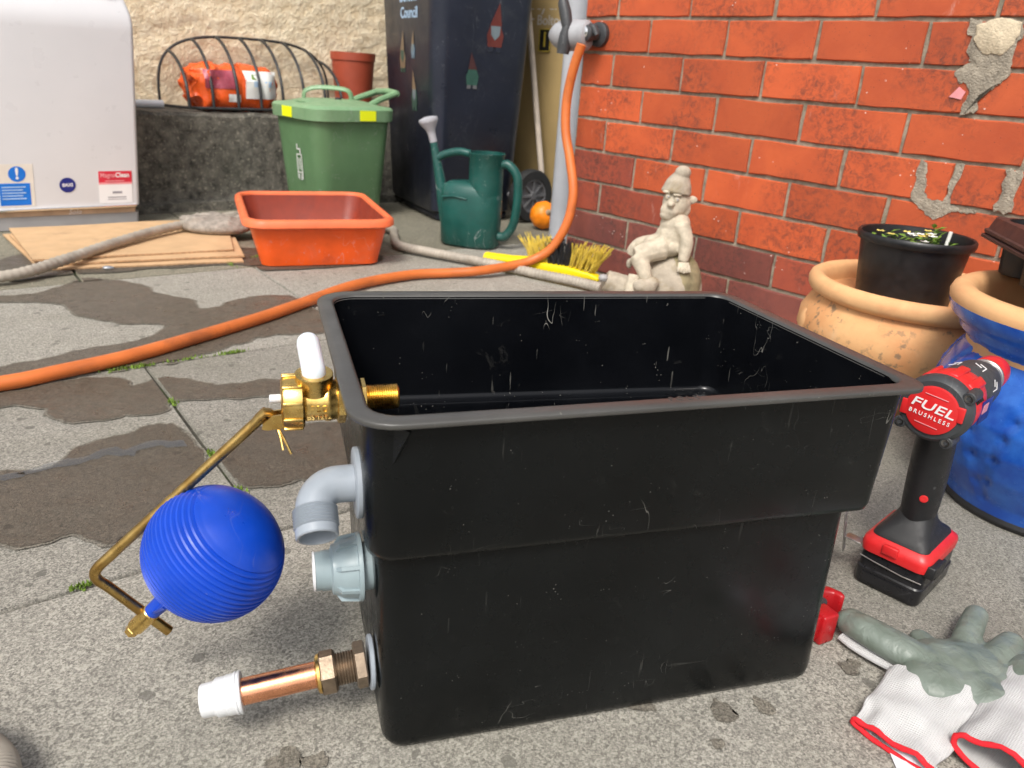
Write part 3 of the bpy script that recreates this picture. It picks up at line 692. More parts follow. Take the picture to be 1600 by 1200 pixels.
fl = ob('ball_float', None or (lambda: (
    lat(st + ax * .0105, ax, (lambda R, L: [(.0001, .0)] + [(.0068, .0), (.0074, .012), (.0095, .024), (.016, .0325)] +
        [(max(.0001, R * math.sin(t) * (1 + (.016 if (q % 3) else -.026) * (1 if 8 < q < 69 else 0))), L - R * .93 * math.cos(t)) for q, t in [(q, .31 + (PI - .31) * q / 96) for q in range(97)]])(.0560, .0850), 64)))(), 'blue_float', arm, ang=24)
sx = Vector((ax.y, -ax.x, 0)).normalized()
for s_ in (-1, 1):
    ob('web', poly([(.006, .006), (.0245, .0345), (.006, .034)], -.0012, .0012), 'blue_float', fl, smooth=False).data.transform(axis(st + ax * .008, ax) @ Matrix.Rotation(PI / 2 + s_ * PI / 2, 4, 'Z') @ Matrix.Rotation(PI / 2, 4, 'X'))

# grey overflow elbow
EY, EZ = .045, .243
ed = Vector((.02, -.80, -.60)).normalized(); ec = Vector((-.0445, EY, EZ))
arc = [ec + Vector((.0255, 0, 0))] + [ec + Vector((.0195 * (1 - math.sin(t)) , 0, 0)) + ed * (.0195 * (1 - math.cos(t))) for t in [PI / 2 * i / 10 for i in range(11)]]
el = ob('overflow_elbow', tube([Vector((-.004, EY, EZ))] + arc + [ec + ed * .026], .0146, 36, caps=False), 'grey_pvc', tank, ang=60)
ob('flange', lat((-.0135, EY, EZ), X_, [(.0147, 0), (.0270, .0003), (.0282, .0012), (.0282, .0042), (.0275, .0050)], 44), 'grey_pvc', el)
ob('backing_washer', lat((-.0085, EY, EZ), X_, [(.0140, 0), (.0285, .0004), (.0285, .0028), (.0140, .003)], 44), 'grey_pvc', el)
ob('ribbed_spigot', lat(ec + ed * .018, ed, [(.0150, 0)] + threads(.0170, .0005, .0165, .0027, .0022) + [(.0160, .0170), (.0160, .0230), (.0152, .0240), (.0138, .0240), (.0134, .0225), (.0132, .004)], 44, cap0=False, cap1=True), 'grey_pvc', el, ang=25)
ob('bore', lat(ec + ed * .020, ed, [(.0130, 0), (.0130, .0012)], 32), 'dark_hole', el)
# grey compression connector
CY, CZ = .050, .1605
cn = ob('tank_connector', lat((-.0400, CY, CZ), X_, [(.0165, 0), (.0165, .007), (.0205, .0085), (.0215, .013), (.0240, .0165), (.0258, .028), (.0280, .0285), (.0285, .0300), (.0285, .0318), (.0270, .0325)], 44), 'grey_green', tank)
for i in range(8):
    a = 2 * PI * i / 8 + .2
    ob('grip_fin', poly([(.0, .019), (.005, .0262), (.019, .0280), (.0205, .0280), (.0205, .020)], -.0016, .0016), 'grey_green', cn, smooth=False).data.transform(Matrix.Translation((-.0305, CY, CZ)) @ Matrix.Rotation(a, 4, 'X') @ Matrix.Rotation(PI / 2, 4, 'X'))
ob('sleeve', lat((-.0455, CY, CZ), X_, [(.0125, 0), (.0158, .0004), (.0158, .0065)], 40), 'grey_green', cn)
ob('end_ring', lat((-.0470, CY, CZ), X_, [(.0118, .0014), (.0130, 0), (.0160, .0002), (.0163, .0016)], 40), 'white_pl', cn)
ob('shank', lat((-.0085, CY, CZ), X_, [(.0200, 0), (.0200, .014)], 32), 'grey_green', cn)
# copper outlet with bronze fitting and white stop end
OY = .042
od = Vector((-1, 0, -.105)).normalized(); oz = Vector((-.001, OY, .0655))
cu = ob('copper_outlet', lat(oz + od * .044, od, [(.0108, 0), (.0112, .0005), (.0112, .068)], 36), 'copper', tank)
ob('rubber_washer', lat((.0005, OY, .0655), mX, [(.0225, 0), (.0235, .0008), (.0235, .0032), (.0225, .004)], 40), 'grey_pvc', cu)
ob('hexagon_flange', hexp(oz + od * .004, od, .0198, .0105, .15), 'brass_dull', cu, ang=20)
ob('thread', lat(oz + od * .0145, od, threads(.0140, 0, .0160, .0023, .0011), 32), 'brass_dull', cu, ang=15)
ob('compression_nut', hexp(oz + od * .0300, od, .0185, .0145, .42), 'brass_dull', cu, ang=20)
ob('nut_collar', lat(oz + od * .0435, od, [(.0168, 0), (.0160, .0025), (.0122, .0040)], 32), 'brass', cu)
ob('stop_end', lat(oz + od * .1085, od, [(.0115, -.001), (.0170, -.0008), (.0176, .0002), (.0176, .0014), (.0168, .0017), (.0168, .0024), (.0176, .0027), (.0174, .0042), (.0166, .0045), (.0166, .0105), (.0160, .0112), (.0160, .0188), (.0146, .0205), (.0140, .0212), (.0136, .0300), (.0126, .0318), (.010, .0322)], 44), 'white_pl', cu, ang=25)

# ================================================================== THINGS BY THE REAR WALL
# boiler casing; local x to its right, local -y towards the yard
bo = thing('boiler', 'white enamelled boiler casing with blue, navy and red stickers, standing beside the plinth', 'boiler', (-1.262, 2.531, 0), math.radians(37.9))
def rrb(x0, x1, y0, y1, z, r): return qring(rr(x0, x1, y0, y1), r, z, 5)
ob('casing', ring_loft([rrb(-.46, 0, 0, .30, .064, .012), rrb(-.46, 0, 0, .30, .58, .012), rrb(-.46, 0, .003, .30, .605, .012), rrb(-.457, -.003, .013, .30, .630, .012), rrb(-.452, -.008, .030, .298, .655, .014), rrb(-.440, -.018, .060, .29, .690, .016), rrb(-.42, -.04, .10, .27, .705, .02)]), 'boiler', bo, ang=50)
ob('base_panel', ring_loft([rrb(-.457, -.002, .006, .30, 0, .01), rrb(-.457, -.002, .006, .30, .040, .01)]), 'boiler_base', bo)
ob('strip', ring_loft([rrb(-.455, -.012, .004, .29, .0402, .006), rrb(-.455, -.012, .004, .29, .0590, .006)]), 'tan_strip', bo)
ob('chrome_trim', box((-.234, .000, .0620), (.446, .016, .0075)), 'chrome', bo, bevel=.001)
ob('control_knob', ball((-.07, .052, .70), (.035, .025, .016)), 'boiler_base', bo)
def disc(x, z, r, y=0, n=28): return xf(lathe([(r, -.0004), (r, .0004)], n), Matrix.Translation((x, y, z)) @ Matrix.Rotation(PI / 2, 4, 'X'))
def sticker(x0, x1, z0, z1, y): return box(((x0 + x1) / 2, y, (z0 + z1) / 2), (x1 - x0, .0008, z1 - z0))
s1 = ob('warning_sticker', sticker(-.386, -.296, .072, .197, -.0006), 'sign_cream', bo, smooth=False)
ob('blue_panel', sticker(-.386, -.306, .076, .141, -.0012), 'sign_blue', s1, smooth=False)
ob('blue_disc', disc(-.338, .168, .0225, -.0013), 'sign_blue', s1)
text('lettering', '!', .046, 'sign_white', s1, face_xz(-.338, .168, -.0020), bold=.0012)
for i in range(5): ob('print_line', sticker(-.380, -.318 - .008 * (i % 2), .1285 - i * .0085, .1315 - i * .0085, -.0019), 'ink_pale', s1, smooth=False)
s2 = ob('logo_badge', disc(-.206, .132, .0225, -.0008), 'logo_navy', bo)
text('lettering', 'BAXI', .0135, 'sign_white', s2, face_xz(-.206, .132, -.0016), bold=.0004)
s3 = ob('filter_sticker', sticker(-.119, -.022, .073, .172, -.0006), 'sign_white', bo, smooth=False)
ob('red_panel', sticker(-.119, -.022, .137, .172, -.0012), 'sign_red', s3, smooth=False)
ob('pink_panel', sticker(-.119, -.022, .131, .137, -.0012), 'sign_pink', s3, smooth=False)
text('lettering', 'Magna', .0200, 'sign_pink', s3, face_xz(-.093, .159, -.0018), bold=.0003, width=.042)
text('lettering', 'Clean', .0200, 'sign_white', s3, face_xz(-.050, .159, -.0018), bold=.0005, width=.040)
ob('print_line', sticker(-.100, -.045, .140, .143, -.0017), 'sign_pink', s3, smooth=False)
ob('print_line', sticker(-.080, -.052, .102, .109, -.0011), 'ink_grey', s3, smooth=False)
ob('print_line', sticker(-.094, -.040, .089, .092, -.0011), 'ink_grey', s3, smooth=False)
ob('print_line', sticker(-.094, -.040, .083, .085, -.0011), 'ink_grey', s3, smooth=False)
text('lettering', 'Solo', .020, 'sign_white', bo, face_xz(-.190, .048, .0034), shear=.3)

def shear(o):
    for c in o.children:
        if c.data: c.data.transform(Matrix(((1, 0, .075, 0), (0, 1, 0, 0), (0, 0, 1, 0), (0, 0, 0, 1))))
        shear(c)
shear(bo)      # the casing leans a little to its right

# wire hay-rack basket and compost bag on the ledge (same local frame as the rear wall)
bs = thing('wire_basket', 'black wire hay-rack basket with curved bars on the plinth ledge', 'basket', RO, RA)
loop = []
for i in range(41):
    t = i / 40; a = PI * (1 - t)
    cx, sx_ = math.cos(a), math.sin(a)
    loop.append((-.51 + .335 * math.copysign(abs(cx) ** .62, cx), .235, .345 + .250 * abs(sx_) ** .55))
ob('back_hoop', tube(loop, .0050, 8), 'wire', bs)
ob('base_bar', tube([(-.845, .235, .346), (-.80, .06, .350), (-.76, .012, .352), (-.26, .012, .352), (-.22, .06, .350), (-.175, .235, .346)], .0055, 8), 'wire', bs)
for s_ in (-.800, -.715, -.625, -.54, -.455, -.37, -.285, -.215):
    c = (s_ + .51) / .335; zt = .345 + .250 * max(0, 1 - abs(c) ** (2 / .62)) ** (.55 / 2)
    p = [(s_, .235 - .222 * math.sin(t) ** 1.3, .352 + (zt - .352) * math.cos(t) ** .8) for t in [PI / 2 * i / 12 for i in range(12)]] + [(s_, .013, .352)]
    ob('bar', tube(p, .0058, 8), 'wire', bs)
cb = thing('compost_bag', 'crumpled orange compost bag with white label lying inside the wire basket', 'bag', RO, RA)
def pillow(x0, x1, y0, y1, z0, z1, amp, sc, n=40, m=24):
    V, F = [], []
    for i in range(n + 1):
        u = i / n; e = min(1, (min(u, 1 - u) / .16)) ** .5
        for j in range(m):
            a = 2 * PI * j / m; ca, sa = math.cos(a), math.sin(a)
            y = (y0 + y1) / 2 + (y1 - y0) / 2 * math.copysign(abs(ca) ** .7, ca) * (.35 + .65 * e); z = (z0 + z1) / 2 + (z1 - z0) / 2 * math.copysign(abs(sa) ** .7, sa) * (.15 + .85 * e)
            p = Vector((x0 + (x1 - x0) * u, y, z)); w = noise.noise_vector(p * sc) * amp + noise.noise_vector(p * sc * 2.4) * amp * .5
            V.append(tuple(p + w * (1.9 if u < .3 else 1)))
    for i in range(n):
        for j in range(m): F.append((i * m + j, i * m + (j + 1) % m, (i + 1) * m + (j + 1) % m, (i + 1) * m + j))
    F += [tuple(range(m)), tuple(n * m + j for j in range(m))]
    return V, F
bag = ob('bag_body', pillow(-.785, -.452, .030, .205, .340, .500, .012, 30), 'bag', cb, ang=70)
def on_bag(x0, x1, z0, z1, mat, name):
    V, F = [], []; nx, nz = 10, 8
    for i in range(nx + 1):
        for j in range(nz + 1):
            x = x0 + (x1 - x0) * i / nx; z = z0 + (z1 - z0) * j / nz
            hit, loc, nr, _ = bag.ray_cast(Vector((x, -.5, z)), Vector((0, 1, 0)))
            V.append((x, (loc.y if hit else .06) - .0025, z))
    for i in range(nx):
        for j in range(nz): a = i * (nz + 1) + j; F.append((a, a + nz + 1, a + nz + 2, a + 1))
    return ob(name, (V, F), mat, bag)
on_bag(-.590, -.468, .388, .484, 'bag_white', 'label_panel')
on_bag(-.735, -.625, .420, .482, 'bag_maroon', 'print_panel')
on_bag(-.655, -.610, .375, .402, 'bag_white', 'print_panel')
lb = on_bag(-.560, -.490, .430, .450, 'ink_pale', 'print_panel'); on_bag(-.566, -.548, .455, .472, 'leaf', 'print_panel')
tp = thing('plant_pot', 'plain red-brown plastic plant pot on the ledge behind the green caddy', 'pot', (RO[0] + .788 * -.105 - .616 * .14, RO[1] + .616 * -.105 + .788 * .14, .338))
ob('pot_wall', lathe([(.070, 0), (.0865, .205), (.0905, .206), (.0915, .236), (.0880, .236), (.084, .2), (.068, .01)], 36), 'terra_plastic', tp)

# green kitchen caddy
cc = thing('food_caddy', 'green lidded kitchen caddy with yellow tape on its lid', 'caddy', (-.714, 2.711, 0), math.radians(46))
cq = lambda e: rr(.022 - e, .300 + e, .022 - e, .285 + e)
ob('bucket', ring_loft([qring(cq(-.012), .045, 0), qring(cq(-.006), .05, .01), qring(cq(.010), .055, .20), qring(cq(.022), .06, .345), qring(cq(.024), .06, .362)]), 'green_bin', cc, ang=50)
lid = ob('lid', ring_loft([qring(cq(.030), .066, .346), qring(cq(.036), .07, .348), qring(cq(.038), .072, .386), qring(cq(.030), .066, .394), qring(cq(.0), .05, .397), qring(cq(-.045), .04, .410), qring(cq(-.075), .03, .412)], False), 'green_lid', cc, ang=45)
ob('lid_handle', tube(spline([(.10, .250, .404), (.105, .245, .432), (.135, .225, .446), (.185, .185, .448), (.225, .150, .440), (.236, .142, .404)], 5), .0085, 10, flat=(.7, 1.2)), 'green_lid', lid)
for s_ in (-1, 1): ob('hinge_arm', tube([(.27, .155 + s_ * .07, .396), (.315, .155 + s_ * .065, .415), (.398, .155 + s_ * .06, .440)], .011, 8), 'green_lid', lid)
ob('hinge_grip', tube([(.398, .09, .440), (.404, .155, .444), (.398, .22, .440)], .012, 10), 'green_lid', lid)
ob('lid_ridge', tube(spline([(.06, .245, .398), (.05, .14, .402), (.14, .06, .400)], 5), .012, 8, flat=(.5, 1.4)), 'green_lid', lid)
ob('latch', ball((.165, .125, .412), (.012, .012, .008)), 'grip_black', lid)
ob('yellow_tape', box((.195, -.0168, .368), (.066, .0016, .034)), 'yellow_tape', lid, smooth=False)
ob('yellow_tape', box((-.0168, .165, .368), (.0016, .064, .034)), 'yellow_tape', lid, smooth=False)
for i in range(3): ob('rib', box((.11 + .07 * i, .0015, .335), (.004, .006, .022)), 'green_bin', cc, smooth=False)
glyph = [box((0, .0, 0), (.003, .0012, .085)), box((.030, 0, 0), (.003, .0012, .085)), box((.015, 0, .042), (.033, .0012, .003)), box((.015, 0, -.020), (.030, .0012, .003)), box((.010, 0, .010), (.002, .0012, .040)), box((.020, 0, .010), (.002, .0012, .040)), box((.008, 0, -.036), (.003, .0012, .02)), box((.022, 0, -.036), (.003, .0012, .02)), box((.013, 0, .060), (.022, .0012, .004)), box((.005, 0, .068), (.004, .0012, .018)), box((.023, 0, .054), (.004, .0012, .018))]
for g in glyph: ob('printed_mark', xf(g, Matrix.Translation((.0060, .145, .185)) @ Matrix.Rotation(-PI / 2, 4, 'Z') @ Matrix.Rotation(.055, 4, 'X')), 'sign_white', cc, smooth=False)

# navy wheelie bin
nb = thing('wheelie_bin', 'tall navy blue wheelie bin with gnome stickers, beside the cream wall', 'bin', (-.336, 2.905, 0), math.radians(29))
bw = lambda e, t=0: rr(-.0 - e, .335 + e, 0 - e, .50 + e)
ob('bin_body', ring_loft([qring(bw(-.012), .05, .03), qring(bw(0), .055, .04), qring(bw(.030), .06, .75), qring(bw(.040), .06, .98), qring(bw(.055), .06, .985), qring(bw(.055), .06, 1.03)]), 'navy_bin', nb, ang=50)
ob('bin_lid', ring_loft([qring(bw(.058), .06, 1.031), qring(bw(.062), .06, 1.05), qring(bw(.02), .05, 1.09), qring(bw(-.08), .05, 1.11)]), 'navy_bin', nb, ang=50)
ob('foot', box((.175, .21, .017), (.30, .36, .034)), 'navy_bin', nb, bevel=.01)
wh = ob('wheel', lat((.392, -.030, .1), (.25, -1, 0), [(.064, .0), (.062, -.022), (.095, -.022), (.100, -.014), (.100, .014), (.095, .022), (.066, .022), (.064, .0)], 36, cap0=False, cap1=False), 'tyre', nb)
ob('hub_rim', lat((.392, -.030, .1), (.25, -1, 0), [(.066, -.018), (.066, .018), (.058, .018), (.056, .010), (.020, .010), (.014, .020), (.001, .020)], 32), 'hub', wh)
for i in range(8):
    ob('spoke', box((.035, 0, .013), (.045, .007, .010), axis((.392, -.030, .1), (.25, -1, 0), 2 * PI * i / 8)), 'hub', wh, smooth=False)
ob('axle', tube([(.30, .02, .1), (.392, -.030, .1)], .011, 10), 'hub', nb)
LF = Matrix.Rotation(-PI / 2, 4, 'Z')                  # onto the bin's left face (local -x side)
def onleft(y, z): return Matrix.Translation((-.0008 - .030 * z / .75 - .0006, y, z)) @ LF @ Matrix.Rotation(.040, 4, 'X')
def onfront(x, z): return Matrix.Translation((x, -.0008 - .030 * z / .75 - .0006, z)) @ Matrix.Rotation(.040, 4, 'X')
up = Matrix.Rotation(PI / 2, 4, 'X')
text('lettering', 'Bolton', .060, 'ink_pale', nb, onleft(.215, .772) @ up, bold=.0012, width=.170)
text('lettering', 'Council', .052, 'ink_pale', nb, onleft(.210, .716) @ up, bold=.0010, width=.170)
def gnome_sticker(m, s, cols, flip=1):
    s = s * .82
    g = ob('gnome_sticker', xf(poly([(-.20 * s, .0), (.20 * s, 0), (.24 * s, .28 * s), (.14 * s, .52 * s), (-.14 * s, .52 * s), (-.24 * s, .28 * s)], 0, .0006), m @ up), cols[1], nb, smooth=False)
    ob('hat', xf(poly([(-.17 * s, .50 * s), (.17 * s, .50 * s), (.08 * s * flip, 1.05 * s)], .0008, .0013), m @ up), cols[0], g, smooth=False)
    ob('beard', xf(poly([(-.14 * s, .50 * s), (-.12 * s, .28 * s), (0, .16 * s), (.12 * s, .28 * s), (.14 * s, .50 * s)], .0008, .0013), m @ up), cols[2], g, smooth=False)
    for q in (-1, 1): ob('boot', xf(poly([(q * .04 * s, -.12 * s), (q * .20 * s, -.12 * s), (q * .18 * s, 0), (q * .04 * s, 0)], .0002, .0007), m @ up), cols[3], g, smooth=False)
M['st_red'] = pm('sticker_red', (.13, .028, .022), .4); M['st_dim'] = pm('sticker_dim_red', (.06, .022, .022), .4); M['st_pale'] = pm('sticker_pale', (.15, .19, .21), .4); M['st_green'] = pm('sticker_green', (.03, .085, .065), .4)
M['st_tan'] = pm('sticker_tan', (.20, .14, .09), .4); M['st_blue'] = pm('sticker_blue', (.13, .20, .27), .4)
gnome_sticker(onfront(.205, .62), .165, ('st_red', 'st_red', 'st_pale', 'navy_bin'), 1)
gnome_sticker(onfront(.125, .49), .125, ('st_dim', 'st_green', 'st_green', 'hub'), -1)
gnome_sticker(onleft(.285, .53), .150, ('st_tan', 'st_tan', 'st_green', 'st_green'), 1)
gnome_sticker(onleft(.175, .575), .095, ('st_tan', 'st_blue', 'st_pale', 'st_blue'), 1)
gnome_sticker(onleft(.170, .40), .145, ('st_tan', 'st_green', 'st_pale', 'st_green'), -1)

# tan wheelie bin behind
tb = thing('wheelie_bin', 'tan wheelie bin with house number plate, half hidden behind the navy one', 'bin', (.135, 3.27, 0), math.radians(-40))
tw = lambda e: rr(-.50 - e, 0 + e, -e, .5 + e)
ob('bin_body', ring_loft([qring(tw(-.012), .03, .0), qring(tw(0), .035, .02), qring(tw(.030), .04, .75), qring(tw(.042), .04, 1.0), qring(tw(.058), .05, 1.005), qring(tw(.058), .05, 1.05)]), 'brown_bin', tb, ang=50)
text('lettering', 'Recycle', .070, 'sign_cream', tb, Matrix.Translation((-.130, -.0310, .795)) @ up, bold=.001, width=.22)
text('lettering', 'for Bolton', .050, 'sign_cream', tb, Matrix.Translation((-.120, -.0300, .735)) @ up, bold=.0008, width=.21)
npl = ob('number_plate', box((-.105, -.0290, .665), (.058, .003, .082)), 'grip_black', tb, smooth=False)
for q in ((-.105, .7045, .052, .003), (-.105, .6255, .052, .003), (-.1325, .665, .003, .078), (-.0775, .665, .003, .078)): ob('plate_border', box((q[0], -.0310, q[1]), (q[2], .001, q[3])), 'bristle_y', npl, smooth=False)
text('lettering', '1', .075, 'bristle_y', npl, Matrix.Translation((-.105, -.0312, .665)) @ up, bold=.001)
pole = thing('broom_handle', 'thin pale broom handle leaning against the tan wheelie bin', 'pole', (.088, 3.165, 0))
ob('shaft', tube([(0, 0, 0), (-.150, .150, .93)], .0115, 14), 'wood_pole', pole)
ob('end_cap', tube([(-.150, .150, .93), (-.156, .156, .965)], [.0125, .011], 14), 'wood_pole', pole)

# watering can; local x along it to the right, -y towards the yard
wc = thing('watering_can', 'dark green plastic watering can with grey rose, in front of the navy bin', 'watering can', (-.172, 2.560, 0), math.radians(-17))
def oval(rx0, rx1, ry, z, n=36, p=.75):
    out = []
    for j in range(n):
        a = 2 * PI * j / n; c, s = math.cos(a), math.sin(a)
        out.append(((rx1 if c > 0 else rx0) * math.copysign(abs(c) ** p, c), ry * math.copysign(abs(s) ** p, s), z))
    return out
ob('body', ring_loft([oval(.092, .088, .052, 0), oval(.100, .096, .060, .008), oval(.103, .100, .062, .09), oval(.104, .100, .060, .165), oval(.100, .096, .055, .188), oval(.080, .088, .044, .203), oval(.055, .07, .03, .207)]), 'can_green', wc, ang=50)
ob('filler_tower', lat((.045, 0, .15), (0, 0, 1), [(.056, 0), (.055, .08), (.056, .142), (.059, .146), (.059, .151), (.053, .151), (.051, .09)], 36), 'can_green', wc)
ob('back_handle', tube(spline([(.096, 0, .270), (.122, 0, .268), (.150, 0, .235), (.156, 0, .17), (.148, 0, .09), (.122, 0, .045), (.090, 0, .040)], 6), .0145, 14), 'can_green', wc)
ob('carry_handle', tube(spline([(-.010, 0, .292), (-.050, 0, .296), (-.095, 0, .285), (-.128, 0, .268)], 6), .0125, 12), 'can_green', wc)
ob('spout', tube([(-.088, 0, .07), (-.100, 0, .13), (-.112, 0, .19), (-.128, 0, .26), (-.143, 0, .325)], [.022, .021, .018, .014, .011], 18), 'can_green', wc)
rs = ob('rose', lat((-.141, 0, .318), (-.25, -.14, 1), [(.0125, 0), (.0125, .025), (.016, .040), (.030, .062), (.032, .068), (.030, .074), (.012, .079), (.001, .080)], 32), 'rose_grey', wc)
ob('shoulder_ridge', tube(spline([(-.085, -.052, .155), (-.04, -.0625, .163), (.005, -.0625, .158)], 5), .003, 8), 'can_green', wc)

# orange washing-up tub
tu = thing('washing_tub', 'orange rectangular plastic tub on the wet slabs by the cardboard', 'tub', (-.712, 2.075, 0), math.radians(22.5))
tq = lambda e: rr(.0 - e, .331 + e, -e, .425 + e)
ob('tub_shell', ring_loft([qring(tq(-.012), .03, .0005), qring(tq(-.002), .035, .004), qring(tq(0), .04, .012), qring(tq(.024), .05, .118)], True, False), 'tub', tu, ang=50)
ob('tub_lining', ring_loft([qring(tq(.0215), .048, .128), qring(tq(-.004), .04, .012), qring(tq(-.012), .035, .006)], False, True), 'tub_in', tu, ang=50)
ob('rim', ring_loft([qring(tq(.0242), .05, .114), qring(tq(.038), .062, .113), qring(tq(.043), .065, .117), qring(tq(.042), .065, .132), qring(tq(.035), .06, .1375), qring(tq(.026), .05, .1375), qring(tq(.0215), .048, .132), qring(tq(.0212), .047, .124)], False, False), 'tub_rim', tu, ang=50)

# cardboard sheets, rag, scrap
def sheet(name, label, pts, z, th, lift=0):
    o = thing(name, label, 'cardboard', (pts[0][0], pts[0][1], z), 0, 'flattened cardboard by the boiler')
    c = Vector(pts[0]); n = 14; V = []; F = []
    A, B, C_, D = [Vector(p) - c for p in pts]
    top = []
    for i in range(n + 1):
        for j in range(n + 1):
            u, v = i / n, j / n; p = (A * (1 - u) + B * u) * (1 - v) + (D * (1 - u) + C_ * u) * v
            zz = .003 * noise.noise(Vector((p.x * 6, p.y * 6, z * 40))) + lift * max(0, v - .6) ** 2
            V.append((p.x, p.y, th + zz)); top.append((p.x, p.y, zz))
    k = len(V); V += top
    for i in range(n):
        for j in range(n):
            a = i * (n + 1) + j; F.append((a, a + n + 1, a + n + 2, a + 1)); F.append((k + a, k + a + 1, k + a + n + 2, k + a + n + 1))
    rim = [i * (n + 1) for i in range(n)] + [n * (n + 1) + j for j in range(n)] + [(n - i) * (n + 1) + n for i in range(n)] + [n - j for j in range(n)]
    E_ = [(rim[q], rim[(q + 1) % len(rim)], k + rim[(q + 1) % len(rim)], k + rim[q]) for q in range(len(rim))]
    ob('board', (V, F), 'card', o, ang=30); ob('cut_edge', ([v for v in V], E_), 'card_edge', o, smooth=False)
    return o
sheet('cardboard_sheet', 'lowest flattened cardboard sheet, sticking out under the others', [(-1.53, 2.235), (-1.215, 1.890), (-.775, 2.115), (-1.00, 2.56)], .0025, .004)
sheet('cardboard_sheet', 'middle flattened cardboard sheet between two others beside the tub', [(-1.49, 2.205), (-1.225, 1.915), (-.785, 2.15), (-.99, 2.58)], .0085, .005)
sheet('cardboard_sheet', 'top flattened cardboard sheet under the grey hose', [(-1.525, 2.260), (-1.252, 1.925), (-.83, 2.19), (-1.01, 2.62)], .0155, .005)
rg = []
for i in range(11):
    a = random.uniform(0, 2 * PI); pts = [(random.uniform(-.09, .09), random.uniform(-.06, .06), random.uniform(.012, .045)) for _ in range(7)]
    rg.append(tube(spline(pts, 6), [.010] * 37, 8))
rag = thing('floor_cloth', 'crumpled grey floor cloth lying on the cardboard behind the tub', 'cloth', (-.965, 2.41, .020))
ob('cloth_body', [ball((0, 0, .018), (.115, .075, .028))] + rg, 'rag', rag, remesh=.006, smoothing=2)
tag(ob('foil_scrap', ball((0, 0, .005), (.016, .007, .006), 9, 5), 'chrome', loc=(-1.069, 1.945, .002), rot=(.2, .1, .6)), 'small crumpled silver foil scrap by the cardboard edge', 'scrap')

# pumpkin
pk = thing('pumpkin', 'small orange pumpkin beside the bin wheel and downpipe', 'pumpkin', (.075, 2.93, 0))
V, F = [], []
n, m = 40, 18
for i in range(m + 1):
    t = PI * i / m
    for j in range(n):
        a = 2 * PI * j / n; r = .053 * (math.sin(t) + 1e-4) * (1 - .035 * abs(math.cos(a * 5)))
        V.append((r * math.cos(a), r * math.sin(a), .049 * math.cos(t) * (1 if abs(math.cos(t)) < .9 else .97)))
for i in range(m):
    for j in range(n): F.append((i * n + j, i * n + (j + 1) % n, (i + 1) * n + (j + 1) % n, (i + 1) * n + j))
pt = Matrix.Translation((0, 0, .052)) @ Matrix.Rotation(1.15, 4, 'X') @ Matrix.Rotation(.35, 4, 'Y')
ob('flesh', xf((V, F), pt), 'pumpkin', pk, ang=80)
ob('stalk', xf(tube([(0, 0, .040), (.002, 0, .055), (.008, 0, .066)], [.014, .008, .009], 10), pt), 'stalk', pk)

# hand brush
hb = thing('hand_brush', 'yellow hand brush lying with yellow and black bristles upward', 'brush', (-.105, 2.318, 0), math.atan2(-.155, .32))
ob('handle', tube(spline([(0, 0, .020), (.05, 0, .022), (.10, 0, .024), (.15, 0, .030)], 5), [.0175] * 5 + [.018] * 5 + [.019] * 6, 14, flat=(.8, 1.1)), 'yellow_pl', hb)
ob('soft_grip', tube([(.035, -.006, .016), (.07, -.007, .014), (.10, -.006, .018)], [.010, .013, .009], 12, flat=(.6, 1)), 'grip_black', hb)
ob('head', ring_loft([[(x, y, z) for y, z in ((-.022, .004), (.022, .004), (.022, .036), (-.022, .036))] for x in (.135, .16, .27)] + [[(.345, y, z) for y, z in ((-.019, .012), (.019, .012), (.019, .028), (-.019, .028))], [(.372, y, z) for y, z in ((-.016, .008), (.016, .008), (.016, .020), (-.016, .020))]]), 'yellow_pl', hb, bevel=.004)
def tufts(name, xs, mat, cnt, seed):
    r = random.Random(seed); sh = []
    for x in xs:
        for i in range(cnt):
            y = r.uniform(-.015, .017); lean = (x - .255) * 4.0 + r.uniform(-.22, .22); ly = r.uniform(-.15, .55); h = r.uniform(.052, .078)
            sh.append(tube([(x + r.uniform(-.005, .005), y, .030), (x + lean * h * .55, y + ly * h * .5, .030 + h * .55), (x + lean * h * 1.15, y + ly * h, .030 + h)], [.0012, .0013, .0010], 4))
    return ob(name, sh, mat, hb)
tufts('bristles', [.155, .168, .181, .194, .206], 'bristle_y', 22, 1)
tufts('bristles', [.218, .231, .243, .256, .268], 'bristle_k', 26, 2)
tufts('bristles', [.282, .297, .312, .327, .340, .350], 'bristle_y', 22, 3)

